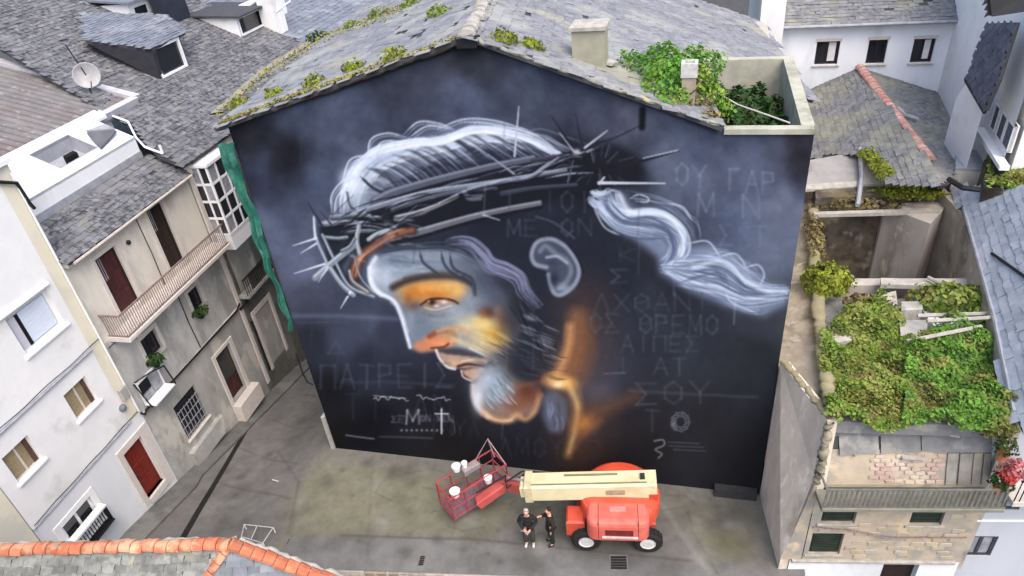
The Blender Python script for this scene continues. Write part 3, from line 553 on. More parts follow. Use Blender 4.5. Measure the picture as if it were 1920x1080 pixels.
M_GALV = mat('zinc', (158,160,166), (140,142,150), 3, rough=.55, metal=.2)
M_DECKROOF = mat('roof_boarding', (70,70,74), (60,60,64), 3)
M_SLATE = mat('old_slate', (88,88,93), (150,150,153), 6.5, (140,140,143), .9, isl=(.72,1.2), rough=.7, c4=(150,149,142), s4=2.2, t4=(.56,.66), bump=.3, k=0.55)
M_SLATEMOSS = mat('lichen_slate', (116,117,120), (146,147,148), 6, (150,150,138), .5, (.46,.6), isl=(.84,1.14), rough=.8, c4=(158,157,144), s4=1.2, t4=(.54,.68), bump=.2, k=0.66)
M_SLATEMAIN = mat('pale_lichen_slate', (126,127,132), (154,155,160), 5.5, (164,165,162), .6, (.46,.62), isl=(.88,1.1), rough=.8, c4=(168,166,148), s4=.5, t4=(.56,.66), bump=.2, k=0.66)
M_SLATEBLUE = mat('blue_slate', (122,127,135), (108,113,121), 4, (136,140,146), .6, isl=(.86,1.12), rough=.6, k=0.85)
M_TERRA = mat('terracotta', (182,112,82), (166,92,66), 5, (196,144,112), 1.6, (.5,.62), isl=(.7,1.2), c4=(148,132,116), s4=3.5, t4=(.58,.68), bump=.25)
M_TERRAPALE = mat('pink_tile', (186,142,130), (172,124,112), 4, (190,160,150), 2, isl=(.86,1.12), bump=.2)
M_LICHEN = mat('yellow_lichen_mortar', (164,158,132), (146,146,138), 3, (176,162,118), 1.2, bump=.4, k=0.7)
M_MORTAR = mat('pale_mortar', (186,180,170), (160,156,148), 4, bump=.4, k=0.8)
M_STONE = mat('rubble_stone', (164,150,128), (146,134,116), 3, (152,142,134), 1.2, isl=(.72,1.2), bump=.5, bs=22)
M_RENDER = mat('worn_rubble_render', (164,158,150), (148,142,135), 1.3, (122,118,110), .7, (.5,.66), bump=.35, bs=9, st=(1,1,.4), c4=(180,170,156), s4=1.4, k=1.25)
M_PEACH = mat('peach_worn_render', (174,160,140), (160,148,130), 1.6, (142,138,130), .8, (.46,.62), bump=.4, bs=10, c4=(188,170,144), s4=1.2)
M_PIT = mat('dark_damp_stone', (84,76,66), (60,55,49), 2.2, (98,88,66), .8, (.5,.62), bump=.6, bs=6, c4=(120,112,104), s4=1.6)  # darker brown stone tone for sunken and inner parts
M_IVY = mat('ivy_leaf', (108,130,50), (88,110,42), 1.6, (120,126,60), .9, (.46,.6), isl=(.6,1.3), rough=.6, c4=(112,102,58), s4=.8, t4=(.54,.64), trans=.25, k=1.2)
M_FERN = mat('bright_green_leaf', (86,132,36), (66,108,32), 2, (116,136,50), 1, isl=(.6,1.3), rough=.6, trans=.25, k=1.2)
M_DKLEAF = mat('dark_green_leaf', (44,78,26), (30,58,20), 2, (70,84,32), 1, isl=(.55,1.3), rough=.6, trans=.2)
M_YELLEAF = mat('yellow_green_leaf', (136,144,48), (112,124,40), 3, (96,104,40), 1.3, isl=(.6,1.25), trans=.25, k=1.1)
M_BROWNLEAF = mat('dry_brown_stems', (112,100,66), (92,82,54), 2, (126,116,72), 1, isl=(.6,1.2))
M_NET = mat('green_netting', (52,122,104), (42,104,90), 3, (78,138,122), 1.2, (.5,.6), rough=.8, trans=.3)
M_LRED = mat('lift_red_paint', (184,74,54), (170,66,48), 2, rough=.45, spec=.4, c4=(196,66,52), s4=1.2)
M_LPINK = mat('faded_red_paint', (176,82,76), (164,72,67), 3, (170,84,80), 1.2, rough=.5)
M_LCREAM = mat('lift_cream_paint', (206,196,158), (198,188,152), 3, (188,176,140), 1, rough=.5)
M_LRAIL = mat('faded_red_rail', (150,62,66), (130,54,60), 5, rough=.55)
M_TYRE = mat('tyre_rubber', (34,33,33), (26,25,26), 6, rough=.85)
M_HUB = mat('white_hub', (196,194,190), (170,168,164), 6, rough=.5)
M_WPLAST = mat('white_plastic', (220,216,214), (205,202,200), 4, rough=.5)
M_BLK = mat('black_plastic', (26,26,27), (36,36,37), 6, rough=.6)
M_DGREEN = mat('dark_green_shutter', (40,50,42), (32,40,34), 4, rough=.6)
M_ASPHALT = mat('lower_street_surface', (70,69,67), (58,57,56), 2)
Z3 = A(0, 0, 1)
# ---------------------------------------------------------------- ground: lower street, plaza slab falling away along the left street
MB().quad((-180,-120,-4.2), (220,-120,-4.2), (220,260,-4.2), (-180,260,-4.2)).build('ground', M_ASPHALT, kind='structure')
def sst(t): t = min(1, max(0, t)); return t*t*(3-2*t)
def gz(x, y):
    return max(-3.3, -.21*max(0., y+5.3)*sst(-x/4.0))+.022*max(0, x)
def ong(x, y, d=0.):                                                 # sight line met with the plaza surface
    z = 0.
    for _ in range(40):
        p = onz(x, y, z+d); z = .5*z+.5*gz(p[0], p[1])
    return A(p[0], p[1], gz(p[0], p[1])+d)
def yfront(x): return -5.22+(x-1.7)*.128
NX_, NY_ = 420, 300; gx = np.linspace(-9, 17.2, NX_); V, Fc = [], []
for i in range(NX_):
    for j in range(NY_):
        y0 = yfront(gx[i]); y = y0+(9-y0)*(j/(NY_-1)); V.append((gx[i], y, gz(gx[i], y)))
for i in range(NX_-1):
    for j in range(NY_-1): k = i*NY_+j; Fc.append((k, k+NY_, k+NY_+1, k+1))
me = bpy.data.meshes.new('plaza'); me.from_pydata(V, [], Fc); VA = np.array(V)
gcol = np.tile(np.array(lin((134,131,128))), (len(V), 1))
def gpoly(px, col, al, soft=.35):                                    # a patch of paving of its own colour
    P = [tuple(ong(*q)[:2]) for q in px]; x, y = VA[:, 0], VA[:, 1]; ins = np.zeros(len(V), bool); dm = np.full(len(V), 9.)
    for i in range(len(P)):
        (x0, y0), (x1, y1) = P[i], P[i-1]
        if y0 != y1: ins ^= ((y0 > y) != (y1 > y)) & (x < x0+(y-y0)/(y1-y0)*(x1-x0))
        d = A(x1-x0, y1-y0); u = np.clip(((x-x0)*d[0]+(y-y0)*d[1])/(d@d+1e-9), 0, 1); dm = np.minimum(dm, np.hypot(x-x0-u*d[0], y-y0-u*d[1]))
    a = np.clip(np.where(ins, dm, -dm)/soft+.5, 0, 1)[:, None]*al; gcol[:] = gcol*(1-a)+np.array(lin(col))*a
def gspot(px, r, col, al):
    p = ong(*px); a = np.exp(-((VA[:, 0]-p[0])**2+(VA[:, 1]-p[1])**2)/r**2)[:, None]*al; gcol[:] = gcol*(1-a)+np.array(lin(col))*a
gpoly([(600,850),(860,868),(1260,915),(1420,950),(1420,990),(1000,985),(830,1000),(540,1000),(560,930)], (138,137,124), .6, 1.2)
gpoly([(600,866),(840,900),(1000,960),(860,1010),(540,1008),(545,930)], (144,142,118), .7, 1.2)
gpoly([(640,842),(1000,880),(1420,935),(1420,955),(1000,902),(640,858)], (132,130,124), .8, .3)
gpoly([(1250,925),(1420,945),(1425,1060),(1330,1010)], (112,110,96), .6, .6); gpoly([(1290,985),(1400,1000),(1405,1050),(1330,1050)], (112,112,76), .55, .7)
gpoly([(540,1010),(820,1008),(1100,1045),(1430,1080),(1420,1090),(800,1090),(560,1060)], (140,140,139), .9, .25)
gpoly([(400,930),(520,900),(560,760),(600,760),(600,840),(540,940),(520,1010),(390,1000)], (128,126,124), .6, .7)
gpoly([(430,840),(520,830),(540,870),(440,890)], (142,140,136), .5, .5); gpoly([(480,760),(530,740),(540,790),(490,800)], (118,118,119), .5, .5)
for q, r, c, a in (((735,885),.3,(84,82,70),.6), ((770,905),.3,(96,94,80),.5), ((520,900),.35,(150,150,150),.4), ((690,870),.25,(80,78,70),.5), ((900,1000),.6,(100,104,80),.5), ((1190,1040),1.,(98,97,95),.5), ((1010,1010),1.2,(104,103,100),.6), ((1160,985),1.4,(88,86,82),.5), ((880,960),1.0,(104,102,88),.4),
                   ((1370,960),.6,(92,90,86),.5), ((700,960),.3,(150,140,112),.4), ((820,1010),.2,(90,88,82),.6), ((380,880),.5,(140,140,139),.5), ((460,860),.4,(116,114,112),.6), ((575,720),.6,(116,120,122),.5), ((1140,1000),.8,(88,92,74),.4)): gspot(q, r, c, a)
def gline(px, w, col, al):
    P = [ong(*q)[:2] for q in px]
    for a_, b_ in zip(P[:-1], P[1:]):
        d = b_-a_; u = np.clip(((VA[:, 0]-a_[0])*d[0]+(VA[:, 1]-a_[1])*d[1])/(d@d+1e-9), 0, 1); dm = np.hypot(VA[:, 0]-a_[0]-u*d[0], VA[:, 1]-a_[1]-u*d[1])
        k_ = np.clip(1.5-dm/w, 0, 1)[:, None]*al; gcol[:] = gcol*(1-k_)+np.array(lin(col))*k_
for l, w_, c, a in (([(640,1004),(900,1012),(1300,1052)], .05, (96,95,92), .6), ([(560,905),(545,1010)], .06, (120,119,104), .5), ([(1240,945),(1330,1075)], .09, (150,150,144), .7), ([(1290,960),(1300,1000),(1345,1075)], .05, (100,100,90), .5),
                    ([(440,835),(560,870)], .05, (108,106,105), .6), ([(480,775),(590,800)], .05, (112,110,109), .6), ([(410,905),(545,935)], .05, (108,106,105), .6), ([(505,735),(600,742)], .05, (112,111,110), .6), ([(700,850),(690,1000)], .04, (120,119,108), .5), ([(860,870),(850,1005)], .04, (118,117,106), .4),
                    ([(520,845),(560,905),(540,1000)], .05, (104,102,100), .45), ([(1000,880),(990,1010)], .04, (116,115,108), .4)): gline(l, w_, c, a)
rg = random.Random(9)
for i in range(260):
    q = (rg.uniform(380,1420), rg.uniform(770,1070)); gspot(q, rg.uniform(.06,.45), (84,83,76) if i % 3 else (160,158,150), rg.uniform(.12,.5))
for i in range(26):
    q = (rg.uniform(600,1300), rg.uniform(870,1010)); a_ = rg.uniform(0,6.3); l_ = rg.uniform(10,50); gline([q, (q[0]+l_*math.cos(a_), q[1]+l_*.5*math.sin(a_)), (q[0]+l_*1.7*math.cos(a_+.5), q[1]+l_*.8*math.sin(a_+.5))], .035, (100,99,92), .4)
gspot((1015,1026), .3, (170,170,166), .6)
at_ = me.color_attributes.new('Paving', 'FLOAT_COLOR', 'POINT'); at_.data.foreach_set('color', np.hstack([gcol, np.ones((len(V), 1))]).ravel())
def attr_mat(name, attr, rough, s1, lo, hi, bump, gain=1.):
    m = bpy.data.materials.new(name); m.use_nodes = True; t = m.node_tree; N, L = t.nodes, t.links; b = N['Principled BSDF']; b.inputs['Roughness'].default_value = rough; b.inputs['Specular IOR Level'].default_value = .12
    a = N.new('ShaderNodeAttribute'); a.attribute_name = attr; g = N.new('ShaderNodeNewGeometry'); n = N.new('ShaderNodeTexNoise'); n.inputs['Scale'].default_value = s1; n.inputs['Detail'].default_value = 9; n.inputs['Roughness'].default_value = .7
    L.new(g.outputs['Position'], n.inputs['Vector']); r = N.new('ShaderNodeMapRange'); r.inputs[1].default_value = .3; r.inputs[2].default_value = .7; r.inputs[3].default_value = lo*gain; r.inputs[4].default_value = hi*gain; L.new(n.outputs['Fac'], r.inputs[0])
    v = N.new('ShaderNodeVectorMath'); v.operation = 'SCALE'; L.new(a.outputs['Color'], v.inputs[0]); L.new(r.outputs[0], v.inputs['Scale']); L.new(v.outputs[0], b.inputs['Base Color'])
    bp = N.new('ShaderNodeBump'); bp.inputs['Strength'].default_value = bump; bp.inputs['Distance'].default_value = .02; L.new(n.outputs['Fac'], bp.inputs['Height']); L.new(bp.outputs[0], b.inputs['Normal']); return m
M_PLAZA = attr_mat('plaza_concrete', 'Paving', .9, 2.2, .8, 1.18, .4, .55)
me.materials.append(M_PLAZA); me.update(); pl = bpy.data.objects.new('plaza', me); link(pl); pl['kind'] = 'structure'; BASE['plaza'] = A(0, 0, 0)
# the drain along the street, a pale kerb line and small covers
mb = MB(); q = [ong(x, y, .006) for x, y in ((335,1022),(372,958),(420,878),(455,818),(484,768),(505,730),(516,712))]; lw = [.13,.12,.11,.1,.1,.09,.08]
for i in range(len(q)-1): mb.quad(q[i]-A(lw[i],0,0), q[i]+A(lw[i],0,0), q[i+1]+A(lw[i+1],0,0), q[i+1]-A(lw[i+1],0,0))
mono('drain_channel', mb, mat('wet_drain', (34,33,33), (24,24,24), 4, rough=.5), None, None, kind='structure')  # flat strip above the paving, recess shade put into its dark colour
def pave(nm, px, w, h, m, label, cat, rz=9.):
    p = ong(*px); f = Fr(p, (math.cos(math.radians(rz)), math.sin(math.radians(rz)), .022), (-math.sin(math.radians(rz)), math.cos(math.radians(rz)), 0), (0,0,1))
    t = thing(nm, label, cat, p); MB().box(f, -w/2, w/2, -h/2, h/2, -.01, .012).build('frame', M_CONC, t); b = MB()
    for i in range(5): y = -h/2+.04+(h-.08)*i/5; b.box(f, -w/2+.04, w/2-.04, y, y+(h-.08)/5-.018, .012, .02)
    b.build('cover', m, t); return t
pave('drain_cover', (1160,1055), .58, .56, M_IRON, 'dark square iron cover set in the paving below the red lift', 'drain cover')
pave('drain_cover', (791,1051), .24, .44, M_IRON, 'small dark drain cover near the front edge of the plaza', 'drain cover')
pave('drain_cover', (541,1015), .12, .3, M_IRON, 'tiny dark slot cover at the paler paving band near the tiled roof', 'drain cover')
pave('drain_cover', (520,902), .55, .12, M_HUB, 'thin pale cover strip lying in the grey street paving', 'drain cover', -8)
# white tubular frame standing by the tiled roof
p0, p1, p2, p3 = ong(457,1015), ong(497,1027), ong(516,998), ong(462,992)
t = thing('metal_barrier', 'low white metal frame of two bays standing on the paving beside the orange ridge', 'barrier', (p0+p2)/2)
up = .26; mb = MB()
for a, b in ((p0,p1),(p1,p2),(p2,p3),(p3,p0)): mb.tube([a+Z3*up, b+Z3*up], .017, 6)
mb.tube([p0*.55+p1*.45+Z3*up, p3*.55+p2*.45+Z3*up], .017, 6); mb.build('rail', mat('dull_white_tube', (176,176,172), (160,160,156), 5), t)
for p in (p0, p1, p2, p3): MB().tube([p, p+Z3*up], .022, 6).build('leg', M_WFRAME, t)
# kerbside pavement at the foot of the left facades
FD = unit(A(-.05, .9987, 0)); FN = A(FD[1], -FD[0], 0); FO = A(-5.96, -5.27, 0)
F = Fr(FO, FD, Z3, FN)
mb = MB(); pr = None
for s_ in np.linspace(-2.5, 13, 24):
    z = gz(*F.P(s_, 0)[:2]); w_ = .95 if s_ < 3 else .75
    c = [F.P(s_, z+.10, 0), F.P(s_, z+.10, w_), F.P(s_, z-.1, w_)]
    if pr: mb.quad(pr[0], c[0], c[1], pr[1]); mb.quad(pr[1], c[1], c[2], pr[2])
    pr = c
mb.build('pavement', M_CONC, kind='structure')
# retaining wall under the plaza edge
t = thing('retaining_wall', 'rough stone retaining wall below the front edge of the plaza', 'wall', (8, yfront(8)-.4, -4.2))
WF = plane_fr((1.2, yfront(1.2)-.06, -4.2), (16.9, yfront(16.9)-.06, -4.2), (1.2, yfront(1.2)-.06, .3)); WFo = Fr(WF.o, unit(A(1, .1524, 0)), Z3, unit(A(.1524, -1, 0)))
MB().prism([(1.2, yfront(1.2)-.02, -4.2), (17.2, yfront(17.2)-.02, -4.2), (17.2, yfront(17.2)-.02, .30), (1.2, yfront(1.2)-.02, -.03)], A(0, .45, 0)-A(0,0,.012)).build('wall_core', M_RENDER, t)
def stone_mesh(w, h, d, seed, m):
    r = random.Random(seed); n = 8; ring = []
    for sx, sy in ((1,1),(-1,1),(-1,-1),(1,-1)):
        cw, chh = w*.47*r.uniform(.84,1.02), h*.46*r.uniform(.84,1.02); k = r.uniform(.06,.22)
        q = [(sx*cw, sy*chh*(1-k*1.6)), (sx*cw*(1-k), sy*chh)]; ring += q if sx*sy > 0 else q[::-1]
    v = [(x, y, 0) for x, y in ring]+[(x*.86, y*.84, d*r.uniform(.7, 1.3)) for x, y in ring]
    f = [tuple(range(n, 2*n))]+[(i, (i+1) % n, n+(i+1) % n, n+i) for i in range(n)]
    me = bpy.data.meshes.new('stone'); me.from_pydata(v, [], f); me.materials.append(m); me.update(); return me
wc = bpy.data.objects['wall_core']
pieces(wc, WFo, [(0,2.6),(16,2.6),(16,4.45),(0,4.1)], M_STONE, .42, .26, .05, 'stone', step=.24, c=.0, kindmesh=stone_mesh, jit=.04)
# ---------------------------------------------------------------- the gabled building with the mural
AP = A(7.75, 0, 15.64)
def top(x): return 13.5+(15.62-13.5)*x/7.75 if x < 7.75 else (15.62+(13.33-15.62)*(x-7.75)/6.1 if x < 13.85 else 13.33-.13*(x-13.85)/2.15)
bm = thing('gabled_building', 'big gabled building whose whole end wall carries a dark mural of a bowed bearded head', 'building', (8, 8, -3))
art = paint_mural(); NXm, NZm = 600, 500; xs = np.linspace(0, 16, NXm); Vm = np.zeros((NXm, NZm, 3)); fz = np.linspace(0, 1, NZm)
for i, x in enumerate(xs): Vm[i, :, 0] = x; Vm[i, :, 2] = -.4+(top(x)+.4)*fz
Vf = Vm.reshape(-1, 3); cc = (Vf-CAMP)@CAMR; px = (960+FPX*cc[:, 0]/-cc[:, 2]-MX0)*MS-.5; py = (540-FPX*cc[:, 1]/-cc[:, 2]-MY0)*MS-.5
px = np.clip(px, 0, MW-1.01); py = np.clip(py, 0, MH-1.01); x0, y0 = px.astype(int), py.astype(int); fx, fy = (px-x0)[:, None], (py-y0)[:, None]
C_ = (art[y0,x0]*(1-fx)+art[y0,x0+1]*fx)*(1-fy)+(art[y0+1,x0]*(1-fx)+art[y0+1,x0+1]*fx)*fy
C_ = np.where(C_ <= .04, C_/12.92, ((C_+.055)/1.055)**2.4); C_ = (C_**1.13)*PAINT_K*1.26; lum_ = C_@A(.25,.6,.15); cool = (C_[:, 2] > C_[:, 0])[:, None]*.22; C_ = C_*(1-cool)+lum_[:, None]*cool*A(.96,1.02,1.06)
k = (np.arange(NXm-1)[:, None]*NZm+np.arange(NZm-1)[None, :]).ravel(); Fm = np.stack([k, k+NZm, k+NZm+1, k+1], 1)
me = bpy.data.meshes.new('gable_wall'); me.vertices.add(len(Vf)); me.vertices.foreach_set('co', (Vf-BASE[bm.name]).ravel()); me.loops.add(Fm.size); me.loops.foreach_set('vertex_index', Fm.ravel().astype(np.int32))
me.polygons.add(len(Fm)); me.polygons.foreach_set('loop_start', np.arange(0, Fm.size, 4, dtype=np.int32)); me.update(calc_edges=True)
at_ = me.color_attributes.new('Paint', 'FLOAT_COLOR', 'POINT'); at_.data.foreach_set('color', np.hstack([C_, np.ones((len(C_), 1))]).ravel())
me.materials.append(attr_mat('mural_paint', 'Paint', .7, 5., .93, 1.07, .12)); gw = bpy.data.objects.new('gable_wall', me); link(gw, bm); BASE[gw.name] = BASE[bm.name]
gw['label'] = 'gable wall painted with a bearded head in a crown of thorns'
D = A(-.16, 1, 0)
MB().prism([(0,.02,-3), (16,.02,-3), (16,5.6,-3), (16,17,-3), (-2.7,17,-3)], A(0,0,14.8)).prism([(0.05,.02,13.1), (15.9,.02,13.1), (13.85,.02,13.2), (7.75,.02,15.5)], A(-.4,.35,0)).build('house_walls', M_RENDER, bm)
MB().box(WR, -.17, -.03, -.08, .3, -.35, 1.74).build('corner_guard', mat('pale_corner_stone', (160,158,154), (140,138,134), 4), bm)
MB().box(WR, 14.55, 15.92, -.30, -.004, .02, .66).build('plinth', mat('dark_plinth_paint', (40,40,42), (52,51,51), 3), bm)
MB().tube([(-.3,-.06,4.9), (-.3,-.06,3.9), (-.22,-.06,3.5), (-.02,-.06,3.42)], .035, 6).build('drainpipe', M_IRON, bm)
Lp = [A(-.38,-.16,13.42), A(-.38,-.16,13.42)+D*17, A(7.75,-.16,15.74)+D*17, A(7.75,-.16,15.74)]
ivyhole = []
oL, frL = roof(bm, Lp, M_SLATEMAIN, M_DECKROOF, .5, .42, .1, skip=.02, t=.012, label='left roof slope')
Rp = [A(16.3,5.95,12.92), A(16.3,5.95,12.92)+D*12, A(7.75,-.16,15.74)+D*18, A(7.75,-.16,15.74), A(13.86,-.16,13.42), A(13.0,5.9,13.5)]
frR0 = plane_fr(A(13.92,-.16,13.40), A(13.92,-.16,13.40)+D*10, A(7.75,-.16,15.74))
Rp = [frR0.P(*[np.dot(p-frR0.o, frR0.u), np.dot(p-frR0.o, frR0.v)]) for p in (A(13.92,-.16,13.4), A(13.0,6.0,13.4), A(17.0,6.0,12.5), A(16.2,18,12.5), A(7.75,-.16,15.74)+D*18, A(7.75,-.16,15.74))]
P2 = [(np.dot(p-frR0.o, frR0.u), np.dot(p-frR0.o, frR0.v)) for p in Rp]
oR = MB().prism([frR0.P(a, b, -.1) for a, b in P2], frR0.w*.1).build('roof', M_DECKROOF, bm, 'right roof slope')
pieces(oR, frR0, P2, M_SLATEMAIN, .5, .42, .012, 'slate', .3, (), 300, skip=.02)
# ridge and verge mortar
rnd = random.Random(5)
def ridge(parent, p, q, r, m, n, name='ridge_tile', gap=.015, jit=.01, up=Z3):
    p, q = A(*p), A(*q); d = unit(q-p); s = unit(np.cross(d, up)); u_ = np.cross(s, d); L_ = np.linalg.norm(q-p)/n; b = MB(); nseg = 6
    for e in (0, L_-gap):
        rr = r*(1 if e else 1.12); b.v += [tuple(s_) for s_ in [(A(math.cos(math.pi*i/nseg)*rr, math.sin(math.pi*i/nseg)*rr*.75, e)) for i in range(nseg+1)]]
    for i in range(nseg): b.f.append((i, i+1, nseg+2+i, nseg+1+i)); b.m.append(0)
    b.f.append(tuple(range(nseg, -1, -1))); b.m.append(0); b.f.append(tuple(range(nseg+1, 2*nseg+2))); b.m.append(0)
    me = bpy.data.meshes.new(name); me.from_pydata(b.v, [], b.f); me.materials.append(m); me.update()
    for i in range(n):
        o = p+d*L_*i+s*rnd.uniform(-jit, jit)+u_*rnd.uniform(-jit, jit)
        if seen(o): inst(name, me, parent, Matrix([[s[k], u_[k], d[k], o[k]] for k in range(3)]+[[0,0,0,1]]))
ridge(oR, A(7.72,-.16,15.74), A(7.72,-.16,15.74)+D*6.5, .2, M_MORTAR, 16, 'ridge_tile', jit=.03)
def lumpy(pts, r, m, name, parent, n, seed, h=.6):
    q = random.Random(seed); b = MB(); pts = [A(*p) for p in pts]; seg = np.linspace(0, len(pts)-1.001, n)
    path = [pts[int(t_)]*(1-t_+int(t_))+pts[int(t_)+1]*(t_-int(t_))+A(q.uniform(-.03,.03), q.uniform(-.04,.04), q.uniform(-.02,.03)) for t_ in seg]
    n0 = 0
    for i, p in enumerate(path):
        d = unit(path[min(i+1, n-1)]-path[max(0, i-1)]); s = unit(np.cross(d, Z3)); u_ = np.cross(s, d); rr = r*q.uniform(.75, 1.2)
        b.v += [tuple(p+s*math.cos(math.pi*2*j/8)*rr+u_*math.sin(math.pi*2*j/8)*rr*h) for j in range(8)]
    for i in range(n-1):
        for j in range(8): b.f.append((i*8+j, i*8+(j+1) % 8, (i+1)*8+(j+1) % 8, (i+1)*8+j)); b.m.append(0)
    return b.build(name, m, parent, smooth=True)
lumpy([frL.P(*frL.at(404,213)), frL.P(*frL.at(500,128)), frL.P(*frL.at(600,68)), frL.P(*frL.at(700,32)), frL.P(*frL.at(775,0))], .22, M_LICHEN, 'eave_edge', bm, 120, 2, .22)
M_VERGE = mat('verge_mortar', (128,128,122), (104,104,100), 5, (150,144,112), 1.5, bump=.4)
lumpy([A(-.3,-.10,13.38), A(3.6,-.10,14.46), A(7.7,-.10,15.62)], .07, mat('dark_verge_shadow_board', (60,58,52), (46,45,42), 4), 'verge', bm, 44, 3, .9)  # dark lumpy strip stands for the shadow line under the left verge slates
lumpy([A(7.8,-.1,15.70), A(10.8,-.1,14.58), A(13.85,-.1,13.42)], .085, M_VERGE, 'verge', bm, 60, 4, .6)
MB().box(WR, 7.5, 8.0, -.3, .1, 15.5, 15.72).build('ridge_end', M_IRON, bm)
# terrace at the right corner
tp = 13.32; M_PARA = mat('terrace_concrete', (170,168,152), (152,150,136), 2, (128,130,112), .9, (.52,.66), bump=.3, bs=14)
MB().box(WR, 13.95, 15.98, -.07, .2, tp-.13, tp).build('parapet', M_PARA, bm)
MB().box(WR, 15.72, 16.02, .2, 5.78, tp-2.2, tp-.01).build('parapet', M_PARA, bm)
MB().box(WR, 13.4, 16.02, 5.78, 6.06, tp-2.2, tp-.003).build('parapet', M_PARA, bm)
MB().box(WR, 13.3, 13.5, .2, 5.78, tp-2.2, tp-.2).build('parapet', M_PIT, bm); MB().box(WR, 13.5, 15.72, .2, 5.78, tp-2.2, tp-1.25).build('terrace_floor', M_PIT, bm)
# chimney block and its broken cap, vent pots
f = Fr(frR0.P(*frR0.at(1106,118)), (1,0,0), (0,1,0), (0,0,1)); zb = f.o[2]
t = thing('chimney', 'square beige chimney stack standing on the right roof slope beside its pale broken slab', 'chimney', f.o)
MB().box(f, -.42, .42, -.2, .5, -.4, .86).build('stack', mat('chimney_render', (150,148,130), (138,136,120), 2.5, bump=.25), t); MB().bev(f, -.47, .47, -.26, .56, .86, .98, .03).build('cap', M_MORTAR, t)
p = frR0.P(*frR0.at(1128,118), .03); mono('stone_slab', MB().prism([p+A(-.35,-.15,.05), p+A(.3,-.35,-.02), p+A(.42,-.05,-.06), p+A(-.2,.1,.08)], frR0.w*.07), M_MORTAR, 'pale broken slab lying on the roof at the foot of the beige chimney', 'slab')
p = A(13.05, .9, 13.0); t = thing('chimney', 'narrow plastered chimney with a white square pot above the mural shoulder', 'chimney', p)
MB().box(Fr(p,(1,0,0),(0,1,0),Z3), -.17, .17, -.17, .17, -.3, 1.35).build('stack', mat('pinkish_render', (160,146,130), (140,130,116), 3, (120,116,96), 1, bump=.3), t)
fp = Fr(p+Z3*1.35, (1,0,0), (0,1,0), Z3); b = MB()
for a in ((-.2,-.12,-.2,.2), (.12,.2,-.2,.2), (-.12,.12,-.2,-.12), (-.12,.12,.12,.2)): b.box(fp, *a, 0, .34)
b.build('pot', M_HUB, t)
mono('cable', MB().tube([(13.2,3.2,13.5), (14.3,1.7,13.32), (15.45,.25,13.36)], .02, 6), M_PINKSTONE, 'pale straight pipe slung across the overgrown terrace corner', 'pipe')
# plants on the roof
def plant(name, label, cat, P, Nn, size, m, seed, stem=None, group=None, base=None):
    kp = [i for i, q_ in enumerate(P) if not (q_[1] < .1 and q_[0] < 16 and q_[2] > 8 and q_[2] < top(min(15.99, max(0, q_[0])))+.02)]; P = [P[i] for i in kp]; Nn = [Nn[i] for i in kp]
    base = A(*base) if base is not None else A(np.mean([q[0] for q in P]), np.mean([q[1] for q in P]), min(q[2] for q in P))
    t = thing(name, label, cat, base, group); leaves_mesh(P, Nn, size, seed).build('foliage', m, t)
    if stem is not None: stem.build('stems', M_BROWNLEAF, t)
    return t
tuf = [((452,197),.36,'lowest of the tufts, at the left corner of the gable'), ((516,180),.34,'second tuft up the left gable edge'), ((594,158),.36,'third tuft up the left gable edge'), ((667,131),.36,'fourth tuft up the left gable edge'), ((741,111),.42,'topmost tuft on the left gable edge'),
       ((940,77),.4,'first tuft right of the gable peak'), ((995,90),.33,'second tuft right of the gable peak')]
for i, (q, r, lab) in enumerate(tuf):
    fr = frL if q[0] < 880 else frR0; c = fr.P(*fr.at(*q), -.02); P, Nn = mound(c[0], c[1], c[2], r*1.0, r*.8, r*.75, 150, 40+i)
    st = MB(); [st.tube([c-Z3*.05, c+A(random.uniform(-.2,.2), random.uniform(-.2,.1), random.uniform(.15,.3))], .01, 4) for _ in range(6)]
    plant('moss_tuft', 'yellow green plant tuft, '+lab, 'plant', P, Nn, .12, M_YELLEAF, i, st, 'plants along the gable edge', c)
for i, (q, r, lab) in enumerate([((596,72),.4,'dark weed clump on the lichened eave near the white chimney'), ((662,50),.32,'olive weed clump midway along the lichened eave'), ((714,30),.42,'olive weed clump second from the top of the eave'), ((776,8),.4,'brownish weed clump at the top of the lichened eave'), ((826,28),.36,'small green weed in the slates left of the ridge')]):
    c = frL.P(*frL.at(*q), 0); P, Nn = mound(c[0], c[1], c[2], r*1.2, r*1.2, r*.7, 140, 60+i)
    plant('roof_weed', lab, 'plant', P, Nn, .13, M_IVY if i != 0 else M_DKLEAF, i, None, 'weeds on the eave and slates', c)
c = A(12.35, 2.2, 13.75); P, Nn = mound(c[0], c[1], c[2]-.5, 1.5, 2.3, 1.15, 9500, 71, .3, -.1)
st = MB(); [st.tube([c+A(random.uniform(-1.2,1.2), random.uniform(-2,0), -.4), c+A(random.uniform(-1.3,1.3), random.uniform(-2,1.6), random.uniform(0,.5))], .018, 4) for _ in range(30)]
plant('creeper_mound', 'bright green creeper mound spilling over the slates beside the terrace', 'creeper', P, Nn, .105, M_FERN, 5, st, base=(12.35,2.2,13.1))
P, Nn = mound(12.9, .75, 13.25, .95, .8, .45, 900, 77, .25, 0); plant('dry_creeper', 'brown dry creeper along the verge around the narrow chimney', 'creeper', P, Nn, .13, M_BROWNLEAF, 15)
P, Nn = mound(14.6, 3.0, tp-1.1, 1.05, 2.7, .6, 2600, 72, .3, 0); plant('terrace_plants', 'dark green growth filling the sunken terrace behind the parapet', 'plants', P, Nn, .16, M_DKLEAF, 6)
P, Nn = mound(14.6, .9, tp-1.15, 1.0, .7, .45, 700, 73, .3, 0); plant('terrace_plants', 'olive weeds just behind the front parapet of the terrace', 'plants', P, Nn, .14, M_IVY, 7)
